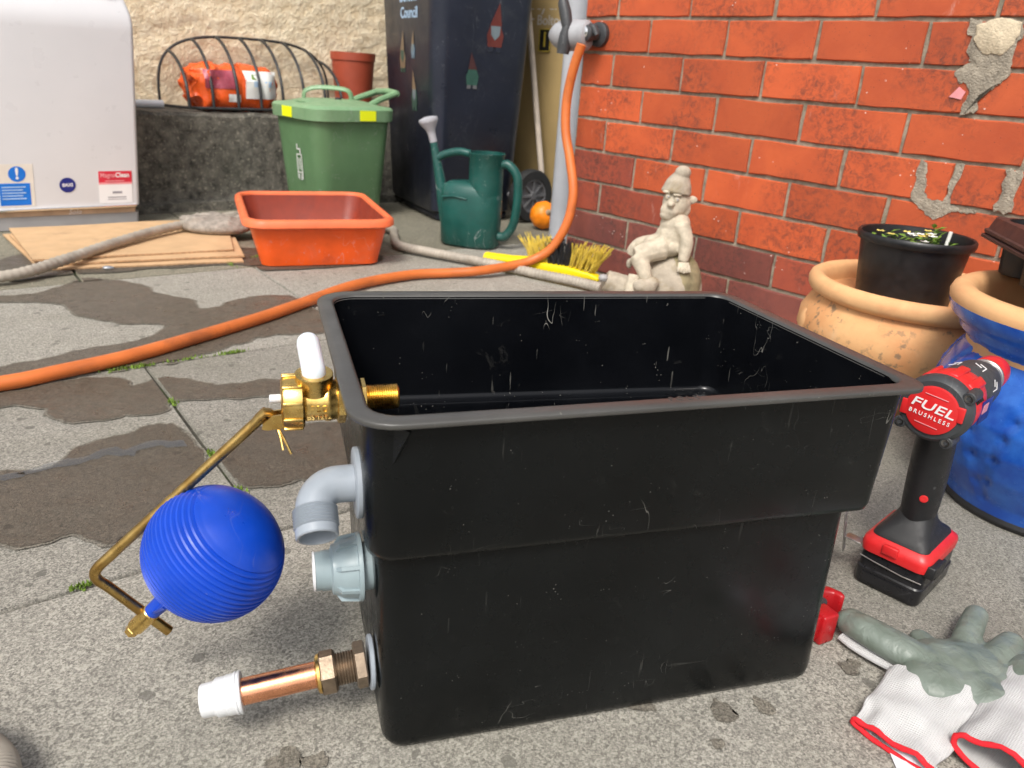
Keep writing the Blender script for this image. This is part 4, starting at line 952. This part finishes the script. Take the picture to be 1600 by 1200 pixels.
# hoses
hz = .0138
tag(ob('garden_hose', tube(spline([(.124, 2.272, .625), (.108, 2.284, .56), (.098, 2.290, .48), (.102, 2.278, .40), (.120, 2.252, .325), (.135, 2.222, .242), (.126, 2.212, .160), (.090, 2.215, .085), (.040, 2.215, .045), (-.023, 2.190, .028), (-.112, 2.133, .020), (-.20, 2.108, hz), (-.284, 2.069, hz), (-.359, 1.999, hz), (-.425, 1.908, hz), (-.477, 1.792, hz), (-.522, 1.683, hz), (-.564, 1.59, hz), (-.643, 1.443, hz), (-.713, 1.324, hz), (-.783, 1.238, hz), (-.848, 1.166, hz), (-1.0, 1.06, hz), (-1.2, .96, hz), (-1.6, .88, hz)], 8), .0132, 16), 'hose_orange'), 'orange garden hose hanging from the wall tap and curving across the slabs', 'hose')
gz = [(-1.7, 1.55, .018), (-1.35, 1.70, .018), (-1.215, 1.770, .020), (-1.16, 1.905, .030), (-1.125, 2.08, .037), (-1.085, 2.28, .040), (-1.01, 2.47, .042), (-.95, 2.57, .044), (-.87, 2.63, .030), (-.72, 2.648, .018), (-.56, 2.69, .018), (-.45, 2.64, .018), (-.42, 2.52, .018), (-.385, 2.400, .018), (-.30, 2.345, .018), (-.22, 2.305, .018), (-.101, 2.250, .017), (-.02, 2.205, .016), (.07, 2.150, .016), (.15, 2.10, .018), (.225, 2.045, .018)]
gp = spline(gz, 26); gr = [.0132 + (.0013 if i % 3 == 1 else -.0006 if i % 3 == 0 else 0) * 1 for i in range(len(gp))]
tag(ob('drain_hose', tube(gp, gr, 14), 'hose_grey'), 'long pale grey ribbed drain hose crossing the cardboard behind the tub', 'hose')
gp2 = spline([(-.60, .50, .020), (-.48, .465, .021), (-.408, .452, .022), (-.368, .410, .022), (-.38, .31, .02), (-.48, .21, .02)], 40)
tag(ob('drain_hose', tube(gp2, [.0150 + (.0012 if i % 2 else 0) for i in range(len(gp2))], 14), 'hose_grey'), 'short end of beige ribbed hose at the nearest left corner', 'hose')

# outdoor tap on the wall (wall frame: local -y faces the yard)
tap = thing('outdoor_tap', 'grey outdoor tap with insulated cover on the brick corner', 'tap', (.134, 2.398, 0), WA)
ob('wall_plate', lat((.066, .002, .655), (0, -1, 0), [(.030, 0), (.032, .003), (.032, .016), (.026, .020)], 28), 'drill_grey', tap)
ob('cover', tube(spline([(.062, -.042, .650), (.030, -.052, .650), (-.015, -.064, .648), (-.062, -.074, .646)], 5), [.032] + [.039] * 5 + [.041] * 4 + [.040, .037, .033, .027, .018, .005], 24), 'tap_grey', tap)
ob('tap_body', lat((.066, -.016, .655), (0, -1, 0), [(.016, 0), (.016, .03), (.021, .032), (.021, .048), (.014, .052)], 24), 'drill_grey', tap)
ob('chrome_ring', lat((.064, -.060, .657), (0, -1, 0), [(.013, 0), (.015, .002), (.015, .010), (.011, .012)], 24), 'chrome', tap)
ob('lever', tube([(.064, -.040, .672), (.082, -.05, .668), (.096, -.05, .650)], [.010, .012, .006], 12), 'drill_grey', tap)
ob('hose_connector', tube([(.012, -.090, .600), (.014, -.090, .625), (.016, -.090, .648), (.018, -.085, .675)], [.0175, .018, .016, .012], 18), 'drill_grey', tap)
ob('upper_connector', tube([(.016, -.085, .670), (.004, -.085, .705), (-.006, -.085, .728), (-.010, -.085, .742)], [.015, .017, .015, .010], 16), 'drill_grey', tap)
ob('upper_hose', tube(spline([(-.008, -.085, .735), (-.020, -.085, .775), (-.024, -.08, .84), (-.02, -.04, .95), (.0, -.02, 1.1)], 6), .0075, 12), 'grip_black', tap)

# ================================================================== THINGS ALONG THE BRICK WALL
# stone garden statue: a small figure with a pointed hat riding on a rounded animal
gs = thing('garden_statue', 'weathered stone garden gnome sitting on a rounded animal, against the brick wall', 'statue', (.336, 1.889, 0))
def K(px, py, y=0.0):
    z = (490 - py) / 632; return ((px - 1015) / 600 - .15 * z, y, z)
def lump(px, py, r, y=0.0): return ball(K(px, py, y), r, 18, 12)
def limb(pts, rad, n=12): return tube(spline([K(*p) for p in pts], 4), [rad[min(len(rad) - 1, int(i / 4))] * (1 - (i % 4) / 4) + rad[min(len(rad) - 1, int(i / 4) + 1)] * ((i % 4) / 4) for i in range(4 * (len(pts) - 1) + 1)], n)
fig = ob('figure', [lump(1055, 346, (.037, .032, .034)), lump(1051, 362, (.041, .035, .032)), lump(1040, 378, (.054, .042, .029)),
    limb([(1062, 342, -.026), (1067, 368, -.040), (1061, 396, -.046)], [.019, .017, .013]),
    limb([(1052, 342, .026), (1048, 370, .04), (1046, 396, .05)], [.016, .014, .012]),
    limb([(1035, 380, -.018), (1010, 388, -.030), (993, 394, -.034)], [.031, .026, .022]),
    limb([(995, 393, -.034), (1003, 410, -.050), (1006, 428, -.060)], [.021, .019, .0155]),
    limb([(1030, 380, .018), (1005, 386, .030), (992, 402, .036)], [.026, .021, .017]),
    lump(1056, 331, (.022, .020, .020))], 'statue_pale', gs, remesh=.0032, smoothing=2)
hd = ob('head', [lump(1057, 313, (.034, .030, .035)), lump(1047, 324, (.024, .022, .020), -.010), lump(1043, 331, (.019, .017, .014), -.012), lump(1068, 322, (.016, .016, .022)),
    lump(1079, 307, (.014, .005, .010), -.004), lump(1046, 313, (.009, .012, .008), -.030), lump(1042, 296, (.012, .008, .004), -.020), lump(1056, 299, (.012, .008, .004), -.028)], 'statue_pale', gs, remesh=.0026, smoothing=1)
ob('pointed_hat', [limb([(1057, 297), (1061, 284), (1066, 270)], [.036, .031, .018], 18), lump(1057, 295, (.037, .034, .008)), lump(1066, 268, (.0195, .0170, .0165), -.006)], 'statue', hd, remesh=.0026, smoothing=1)
for px, py, y in ((1043, 303, -.020), (1055, 306, -.0295)):
    e = ob('eye', lump(px, py, (.0060, .0030, .0072), y), 'statue_pale', hd); ob('pupil', lump(px + .5, py, (.0026, .002, .0030), y - .0024), 'boiler_base', e)
for i in range(5):
    ob('finger', limb([(1056 + i * 2.6, 397, -.054), (1053.5 + i * 3.6, 404, -.063), (1052.5 + i * 4.0, 411 - abs(i - 2), -.066)], [.0042, .0042, .0030], 8), 'statue_pale', fig)
ob('animal_body', [lump(1045, 447, (.082, .075, .086)), lump(1025, 462, (.080, .070, .060)), lump(1020, 480, (.095, .07, .02))], 'statue', gs, remesh=.005, smoothing=4)
ob('animal_rump', [lump(1058, 440, (.058, .070, .082))], 'statue_dark', gs, remesh=.005, smoothing=2)
ob('front_face', [limb([(990, 420, -.052), (984, 445, -.058), (980, 480, -.06)], [.014, .018, .022])], 'statue_pale', gs, remesh=.004, smoothing=2)
ob('shoe', [lump(1003, 434, (.030, .020, .018), -.072), lump(1014, 428, (.018, .016, .014), -.070)], 'statue', gs, remesh=.003, smoothing=2)
sn = ob('snout', [limb([(990, 455, -.02), (965, 443, -.02), (948, 437, -.02)], [.040, .030, .026]), lump(985, 408, (.008, .008, .014), -.02)], 'statue', gs, remesh=.004, smoothing=2)
ob('nose_tip', lump(945, 431, (.012, .010, .009), -.036), 'boiler_base', sn)

# terracotta pot with a black nursery pot standing in it
tpx = thing('terracotta_pot', 'wide terracotta pot with rolled rim, speckled with dark spots', 'pot', (.728, 1.400, 0))
ob('pot_body', lathe([(.080, 0), (.088, .005), (.128, .045), (.172, .095), (.191, .135), (.189, .165), (.176, .188), (.166, .200), (.166, .205)], 64), 'terra_body', tpx, ang=50)
ob('rim', lathe([(.166, .200), (.172, .203), (.180, .207), (.1845, .214), (.1855, .224), (.1825, .233), (.174, .238), (.164, .236), (.156, .228), (.153, .215), (.152, .16)], 64, False, False), 'terra', tpx, ang=60)
ob('inner_wall', lathe([(.152, .17), (.160, .14), (.150, .11), (.02, .11)], 48, False, False), 'terra', tpx)
ob('moulded_mask', [ball((-.180, .010, .148), (.014, .022, .026), 16, 10), ball((-.186, .008, .126), (.010, .016, .010), 14, 8), ball((-.176, -.012, .165), (.009, .012, .008), 12, 8), ball((-.178, .030, .165), (.008, .012, .008), 12, 8), ball((-.168, .010, .183), (.010, .024, .008), 12, 8)], 'terra', tpx, remesh=.0035, smoothing=3)
bp = thing('nursery_pot', 'black plastic nursery pot standing inside the wide terracotta pot', 'pot', (.706, 1.400, .112))
ob('pot_wall', lathe([(.060, 0), (.064, .004), (.0765, .09), (.079, .092), (.0910, .196), (.0965, .1975), (.0985, .203), (.0985, .209), (.0960, .212), (.0925, .2105), (.0905, .20), (.086, .17)], 56, True, False), 'pot_black', bp, ang=40)
ob('soil', lathe([(.0875, .180), (.05, .184), (.001, .182)], 32, False, False), 'soil', bp)
fp = thing('flowering_plant', 'low leafy seedling with white and yellow flowers in the nursery pot', 'plant', (.706, 1.400, .296))
def leafs(cnt, rad, h0, h1, size, seed, up=.5):
    r = random.Random(seed); V, F = [], []
    for i in range(cnt):
        a = r.uniform(0, 2 * PI); d = rad * math.sqrt(r.random()); c = Vector((d * math.cos(a), d * math.sin(a), r.uniform(h0, h1)))
        w = r.uniform(0, 2 * PI); t = Vector((math.cos(w), math.sin(w), r.uniform(-.1, up))).normalized(); s = Vector((-math.sin(w), math.cos(w), r.uniform(-.3, .3))).normalized(); L = size * r.uniform(.6, 1.2)
        k = len(V); V += [tuple(c), tuple(c + t * L * .45 + s * L * .28 + Vector((0, 0, L * .1))), tuple(c + t * L), tuple(c + t * L * .45 - s * L * .28 + Vector((0, 0, L * .1)))]; F.append((k, k + 1, k + 2, k + 3))
    return V, F
ob('foliage', [leafs(95, .075, 0, .022, .017, 5, .7)], 'leaf', fp, smooth=False)
ob('tall_shoot', [xf(leafs(26, .012, 0, .045, .017, 6, .9), Matrix.Translation((.022, -.02, 0)))], 'leaf', fp, smooth=False)
r_ = random.Random(9)
for i in range(15):
    a = r_.uniform(0, 2 * PI); d = .07 * math.sqrt(r_.random()); c = (d * math.cos(a), d * math.sin(a), r_.uniform(.020, .034)); V, F = [], []
    for q in range(5):
        w = 2 * PI * q / 5 + a; t = Vector((math.cos(w), math.sin(w), .35)) * .0085; s = Vector((-math.sin(w), math.cos(w), 0)) * .0042
        k = len(V); V += [c, tuple(Vector(c) + t * .6 + s), tuple(Vector(c) + t), tuple(Vector(c) + t * .6 - s)]; F.append((k, k + 1, k + 2, k + 3))
    ob('flower', (V, F), 'petal_w' if i % 2 else 'petal_y', fp, smooth=False)
ob('plant_marker', tube([(.040, -.025, -.02), (.044, -.027, .040)], .0032, 8), 'petal_w', fp)

# blue glazed pot with petal relief
bl = thing('glazed_pot', 'cobalt blue glazed pot with petal relief and bare clay rim', 'pot', (.795, 1.025, 0))
pr = [(.112, 0), (.124, .004), (.128, .012), (.134, .03), (.160, .075), (.176, .115), (.181, .150), (.176, .185), (.164, .215), (.154, .232), (.152, .240), (.160, .246), (.165, .252), (.166, .258), (.172, .264), (.181, .272), (.186, .284), (.187, .290)]
pp = []
for (a, b), (c, d) in zip(pr[:-1], pr[1:]):
    k = max(1, int((d - b) / .004))
    for i in range(k): pp.append((a + (c - a) * i / k, b + (d - b) * i / k))
pp.append(pr[-1]); n = 160; rings = []
for r, z in pp:
    ring = []
    for j in range(n):
        th = 2 * PI * j / n; ph = ((th * 7 / (2 * PI)) % 1) - .5; edge = .228 - 1.45 * abs(ph) ** 2.6; dz = z - edge
        q = r - (.0065 * math.exp(-(dz / .006) ** 2) + (.004 if dz > 0 else 0)) * (1 if .03 < z < .236 else 0)
        ring.append((q * math.cos(th), q * math.sin(th), z))
    rings.append(ring)
ob('glazed_body', ring_loft(rings, True, False), 'glaze', bl, ang=70)
ob('clay_rim', lathe([(.187, .289), (.1885, .297), (.185, .306), (.177, .311), (.166, .311), (.157, .306), (.153, .296), (.152, .27), (.150, .18), (.12, .10), (.01, .10)], 72, False, False), 'terra', bl, ang=60)
ob('foot_ring', lathe([(.110, .0), (.1275, .0005), (.130, .006), (.128, .013), (.12, .014)], 64), 'drill_rubber', bl)
tr = thing('seed_tray', 'brown seed tray with black round cells resting on the blue pot', 'tray', (.716, 1.215, .312), math.radians(-11.5))
NXc, NYc, cs = 3, 4, .086
V, F = [], []
seg = 24
for ix in range(NXc):
    for iy in range(NYc):
        cx, cy = .008 + cs * (ix + .5), -.008 - cs * (iy + .5); k = len(V)
        for j in range(seg):
            a = 2 * PI * j / seg; c, s = math.cos(a), math.sin(a); m_ = max(abs(c), abs(s))
            V.append((cx + c / m_ * cs / 2, cy + s / m_ * cs / 2, .078)); V.append((cx + c * .0395, cy + s * .0395, .078))
        for j in range(seg): q = (j + 1) % seg; F.append((k + 2 * j, k + 2 * q, k + 2 * q + 1, k + 2 * j + 1))
        ob('cell', xf(lathe([(.031, 0), (.034, .002), (.0395, .0775), (.0380, .0775), (.032, .006), (.001, .006)], 24), Matrix.Translation((cx, cy, 0))), 'pot_black', tr)
ob('top_plate', (V, F), 'tray_brown', tr, smooth=False)
Lx, Ly = .016 + cs * NXc, .016 + cs * NYc
fq = lambda e: rr(-e, Lx + e, -Ly - e, e)
ob('skirt', ring_loft([qring(inset(fq(0), .012), .010, .0782), qring(inset(fq(0), .004), .014, .0775), qring(fq(.002), .018, .060), qring(fq(.006), .020, .0585), qring(fq(.006), .020, .0545), qring(fq(.003), .018, .0525), qring(fq(.008), .02, .0505), qring(fq(.008), .02, .0465), qring(fq(.002), .018, .0455)], False, False), 'tray_brown', tr, ang=40)

# ================================================================== TOOLS AND GLOVES IN THE FOREGROUND
DA = math.radians(45)
dr = thing('cordless_drill', 'red and black cordless drill standing upright on its battery', 'drill', (.459, .771, 0), DA)
bx = lambda x0, x1, y, z, r: qring(rr(x0, x1, -y, y), r, z, 4)
bt = ob('battery', ring_loft([bx(.001, .104, .0365, .0005, .008), bx(0, .106, .038, .003, .009), bx(-.001, .107, .0385, .022, .009), bx(-.001, .107, .0385, .0222, .009), bx(.0005, .1055, .0372, .024, .009), bx(.001, .105, .037, .040, .009), bx(.003, .103, .0355, .050, .009)]), 'bat_black', dr, ang=35)
ob('battery_panel', ring_loft([bx(-.0022, .02, .030, .006, .003), bx(-.0022, .02, .030, .018, .003)]), 'bat_black', bt)
ob('seam', tube([(-.0015, .036, .0375), (-.0022, .02, .0360), (-.0022, -.015, .0335), (-.0015, -.036, .034)], .0008, 6), 'steel', bt)
for s_ in (-1, 1): ob('release_button', box((.045, s_ * .0392, .036), (.030, .005, .018)), 'drill_rubber', bt, bevel=.002)
ob('grip_block', box((.016, -.0395, .050), (.030, .012, .016), None), 'drill_rubber', dr, bevel=.002)
ft = ob('foot', ring_loft([bx(-.0025, .104, .0385, .046, .011), bx(-.004, .104, .0395, .056, .012), bx(-.002, .102, .0385, .062, .012), bx(.006, .094, .033, .068, .012), bx(.010, .088, .029, .071, .012)]), 'drill_red', dr, ang=40)
ob('front_tab', box((-.0035, .004, .059), (.006, .018, .012)), 'drill_red', ft, bevel=.0015)
ob('rubber_collar', ring_loft([bx(.004, .092, .0325, .0675, .010), bx(.006, .090, .031, .0725, .011), bx(.014, .078, .025, .080, .013), bx(.022, .070, .021, .090, .016), bx(.026, .066, .019, .098, .016)]), 'drill_rubber', dr, ang=40)
gp_ = [(.046, 0, .090), (.043, 0, .115), (.039, 0, .145), (.034, 0, .175), (.028, 0, .205), (.025, 0, .225)]
gr_ = ob('grip', tube(spline(gp_, 4), [.0205 + .0022 * math.sin(i / 20 * PI) for i in range(21)], 28, flat=(1.08, .92)), 'drill_rubber', dr, ang=60)
sc_ = ob('grip_screw', lat((.0192, -.0080, .127), (-1, -.35, 0), [(.0044, 0), (.0046, .001), (.0034, .0014), (.001, .0010)], 18), 'drill_red', gr_)
HZ = .2445
hs_ = ob('motor_housing', [lat((-.004, 0, HZ), X_, [(.0325, 0), (.0355, .004), (.0355, .030), (.0335, .046), (.0300, .062), (.026, .068)], 40)], 'drill_red', dr, ang=45)
ob('housing_neck', ring_loft([[(.006 + .0, y, z) for y, z in ((-.016, .215), (.016, .215), (.018, .235), (-.018, .235))], [(.060, y, z) for y, z in ((-.015, .205), (.015, .205), (.018, .235), (-.018, .235))]]), 'drill_rubber', dr, bevel=.004)
for a in (.5, 1.3, 1.9): ob('housing_rib', box((.028, 0, .0345), (.040, .011, .005), Matrix.Translation((0, 0, HZ)) @ Matrix.Rotation(a - 1.2, 4, 'X')), 'drill_red', hs_, bevel=.0022)
for i in range(4): ob('vent_slot', box((.006 + i * .0058, 0, .0358), (.0026, .014, .0010), Matrix.Translation((0, 0, HZ)) @ Matrix.Rotation(1.02, 4, 'X')), 'dark_hole', hs_, smooth=False)
ob('grip_seam', tube([(.0245, -.0005, .105), (.0195, -.0005, .145), (.0130, -.0005, .185)], .0006, 6), 'drill_grey', gr_)
ob('side_label', box((.040, -.0350, HZ - .002), (.034, .0012, .026)), 'logo_navy', hs_, bevel=.0004)
ob('side_label_mark', box((.034, -.0360, HZ + .002), (.016, .0006, .010)), 'sign_pink', hs_, smooth=False)
cap = ob('rear_cap', lat((-.018, 0, HZ), X_, [(.024, 0), (.0320, .0008), (.0355, .0040), (.0370, .009), (.0370, .0165), (.0355, .0175)], 44), 'drill_grey', dr, ang=35)
for a in (math.radians(-38), math.radians(140), math.radians(56)):
    y_, z_ = -.0375 * math.cos(a), HZ + -.0375 * math.sin(a)
    lg = ob('screw_boss', lat((-.0165, y_, z_), X_, [(.0058, 0), (.0066, .001), (.0066, .024)], 18), 'drill_grey', cap)
    ob('screw', lat((-.0172, y_, z_), X_, [(.0022, .0012), (.0024, .0002), (.0042, 0), (.0046, .0012)], 16), 'screw', lg)
ob('badge', lat((-.0200, 0, HZ), X_, [(.0250, 0), (.0265, .0006), (.0268, .003)], 48), 'drill_red', cap)
for s_ in (-1, 1): ob('badge_wing', box((-.0184, s_ * .0260, HZ - s_ * .004), (.003, .010, .017)), 'drill_red', cap, bevel=.001)
TM = Matrix(((0, 0, -1, -.0204), (-1, 0, 0, 0), (0, 1, 0, HZ), (0, 0, 0, 1)))
tl = Matrix.Rotation(-.10, 4, 'Z')
text('lettering', 'FUEL', .0140, 'sign_white', cap, TM @ tl @ Matrix.Translation((0, .0035, 0)), .0004, shear=.15, bold=.0001, width=.044)
text('lettering', 'BRUSHLESS', .0062, 'sign_white', cap, TM @ tl @ Matrix.Translation((0, -.0072, 0)), .0004, space=1.5, bold=.0, width=.042)
for q in (.0165, -.0170): ob('badge_line', box((0, 0, 0), (.024, .0007, .0006), TM @ tl @ Matrix.Translation((0, q, 0))), 'sign_pink', cap, smooth=False)
cl = ob('clutch_collar', lat((.060, 0, HZ), X_, [(.0290, 0), (.0302, .002), (.0298, .034), (.0282, .056), (.0235, .070), (.0215, .080)], 40), 'drill_grey', dr)
for a in (-.45, .45, 1.3):
    for q in ((.100, .0, .014, .0012), (.100, .008, .0012, .008), (.107, .004, .0012, .008)):
        ob('printed_mark', box((q[0] - .014, q[1], .0300), (q[2] if q[2] > .002 else .0014, q[3], .0006), Matrix.Translation((0, 0, HZ)) @ Matrix.Rotation(a, 4, 'X')), 'sign_white', cl, smooth=False)
ob('steel_ring', lat((.139, 0, HZ), X_, [(.0205, 0), (.0218, .001), (.0218, .0040), (.0195, .0055), (.0195, .0075), (.0218, .009), (.0218, .0120), (.0205, .0135)], 40), 'steel', dr)
ob('chuck', lat((.152, 0, HZ), X_, [(.0195, 0), (.0210, .002), (.0210, .016), (.0200, .030), (.0180, .038), (.0120, .045), (.006, .046)], 36), 'drill_red', dr)
ob('trigger', ball((.062, 0, .200), (.012, .010, .016), 16, 10), 'drill_grey', dr)
clp = ob('belt_clip', box((.002, .0475, .052), (.014, .020, .0016)), 'steel', dr, bevel=.0005)
cm = Matrix.Translation((-.004, .0585, .060)) @ Matrix.Rotation(.25, 4, 'Z') @ Matrix.Rotation(-.15, 4, 'X')
for x in (-.0062, .0062): ob('clip_rail', box((x, 0, 0), (.0028, .0014, .050), cm), 'steel', clp, bevel=.0004)
for z in (-.024, -.008, .008, .024): ob('clip_rung', box((0, 0, z), (.0100, .0013, .0042), cm), 'steel', clp, bevel=.0004)

rt = thing('pipe_cutter', 'red enamelled metal tool poking out behind the tank near the glove', 'tool', (.352, .690, 0), math.radians(28))
ob('frame', [poly([(-.03, .030), (.012, .030), (.030, .022), (.036, .008), (.034, .0), (.028, .0), (.026, .010), (.014, .018), (-.03, .018)], 0, .040)], 'tool_red', rt, bevel=.003)
jw = ob('jaw', box((-.004, -.006, .018), (.022, .022, .036)), 'tool_red', rt, bevel=.0025)
ob('slide', box((-.020, .002, .020), (.012, .030, .030)), 'tool_red', rt, bevel=.002)
ob('roller', lat((.008, .010, .004), (0, 0, 1), [(.006, 0), (.0065, .001), (.0065, .030), (.006, .031)], 18), 'drill_grey', rt)
for i in range(2):
    for j in range(2): ob('pin', lat((.0072, -.012 + .012 * i, .010 + .014 * j), X_, [(.0016, 0), (.0018, .0002), (.001, .0006)], 10), 'chrome', jw)

def glove(label, palm, fingers, A, E_, B, C_, hts, extra=(), seed=0, wr=.0013, under=None):
    g = thing('work_glove', label, 'glove', (*((Vector(A) + Vector(E_)) / 2), 0), 0, 'nitrile work gloves on the slabs')
    o = Vector(((A[0] + E_[0]) / 2, (A[1] + E_[1]) / 2, 0)); sh = []
    for c, r in palm: sh.append(ball(Vector(c) - o, r, 22, 12))
    for pts, rad in fingers:
        sp = spline([Vector(p) - o for p in pts], 6); m = len(sp)
        rs_ = [rad[0] + (rad[1] - rad[0]) * i / (m - 1) for i in range(m)]
        sh.append(tube(sp, rs_, 16, flat=(.82, 1.0))); sh.append(ball(sp[-1], (rad[1], rad[1], rad[1] * .85), 16, 10))
    sh += list(extra)
    hand = ob('coated_hand', sh, 'nitrile', g, remesh=.0026, smoothing=4)
    for v in hand.data.vertices:
        w = noise.noise(Vector((v.co.x * 45 + seed, v.co.y * 45, v.co.z * 20))) * wr + noise.noise(Vector((v.co.x * 110, v.co.y * 110, seed))) * wr * .45
        v.co.z = max(.0008, v.co.z + w)
    rings = []; N = 40; nr_ = 16
    for i in range(nr_ + 1):
        t = i / nr_; a = Vector((*A, 0)).lerp(Vector((*B, 0)), t) - o; e = Vector((*E_, 0)).lerp(Vector((*C_, 0)), t) - o
        a = a + noise.noise_vector(Vector((t * 5, seed, 1))) * .004 * t; e = e + noise.noise_vector(Vector((t * 5, seed, 7))) * .004 * t
        c = (a + e) / 2; hv = (e - a) / 2; hz_ = hts[0] + (hts[1] - hts[0]) * t; ring = []
        for j in range(N):
            an = 2 * PI * j / N; ca, sa = math.cos(an), math.sin(an)
            w = noise.noise(Vector((j * .35 + seed, t * 3.5, seed))) * .0062 * (1 if sa > 0 else .25)
            ring.append(c + hv * math.copysign(abs(ca) ** .8, ca) + Vector((0, 0, max(.0012, hz_ * (1 + .95 * sa) + .0012 + w))))
        rings.append(ring)
    ob('knitted_cuff', ring_loft(rings, False, False), 'knit', g, ang=70)
    ed_ = rings[-1]; out = (((Vector(B) + Vector(C_)) / 2) - ((Vector(A) + Vector(E_)) / 2)).normalized()
    lp = [p + Vector((out.x, out.y, 0)) * .001 + Vector((0, 0, .0006)) for p in ed_]
    ob('red_cuff_edge', tube(lp + [lp[0], lp[1]], [.0026 + .0007 * noise.noise(Vector((i * .6, seed, 2))) for i in range(len(lp) + 2)], 10, caps=False), 'red_trim', g)
    if under: ob('knitted_back', tube(spline([Vector(p) - o for p in under], 6), [.0125] * (6 * (len(under) - 1) + 1), 14, flat=(.42, 1)), 'knit', g)
    return g
glove('grey-green coated glove with white knit cuff lying palm up beside the drill',
    [((.440, .607, .019), (.036, .034, .017)), ((.462, .628, .020), (.046, .036, .0175)), ((.485, .632, .019), (.036, .036, .016)), ((.470, .600, .018), (.034, .026, .016)), ((.495, .610, .016), (.025, .022, .014)), ((.480, .584, .017), (.026, .022, .0165))],
    [([(.440, .625, .020), (.414, .646, .024), (.392, .668, .025), (.384, .686, .021)], (.021, .0165)),
     ([(.466, .645, .015), (.459, .668, .013), (.457, .677, .012)], (.013, .0115)),
     ([(.480, .640, .019), (.505, .676, .023), (.531, .709, .024)], (.0155, .0125)),
     ([(.500, .630, .018), (.526, .652, .021), (.549, .671, .019)], (.0150, .0135)),
     ([(.500, .615, .016), (.530, .632, .016), (.565, .650, .016)], (.0150, .0125))],
    (.398, .622), (.476, .578), (.342, .561), (.389, .503), (.0150, .0058), seed=3, under=[(.432, .624, .008), (.408, .643, .008), (.388, .664, .008), (.379, .680, .008)])
glove('grey-green coated glove with gaping cuff at the right, partly out of sight',
    [((.555, .612, .022), (.044, .036, .018)), ((.590, .632, .022), (.044, .040, .018)), ((.615, .650, .02), (.04, .04, .017))],
    [([(.60, .65, .02), (.64, .70, .02), (.67, .73, .02)], (.016, .013)), ([(.62, .64, .02), (.67, .68, .02), (.70, .70, .02)], (.016, .013)), ([(.63, .63, .02), (.68, .65, .02), (.72, .66, .02)], (.016, .013))],
    (.520, .634), (.578, .560), (.418, .531), (.480, .470), (.0175, .0180), seed=11)
pa = thing('paper_slip', 'small folded white paper slip under the glove cuff', 'paper', (.380, .510, 0))
ob('sheet', ring_loft([[(x, y, z) for x, y, z in ((-.016, .030, .0016), (.010, .018, .006), (.018, -.012, .0085), (.004, -.040, .002), (-.020, -.020, .0014))], [(x, y, z + .0006) for x, y, z in ((-.016, .030, .0016), (.010, .018, .006), (.018, -.012, .0085), (.004, -.040, .002), (-.020, -.020, .0014))]]), 'paper', pa, smooth=False)
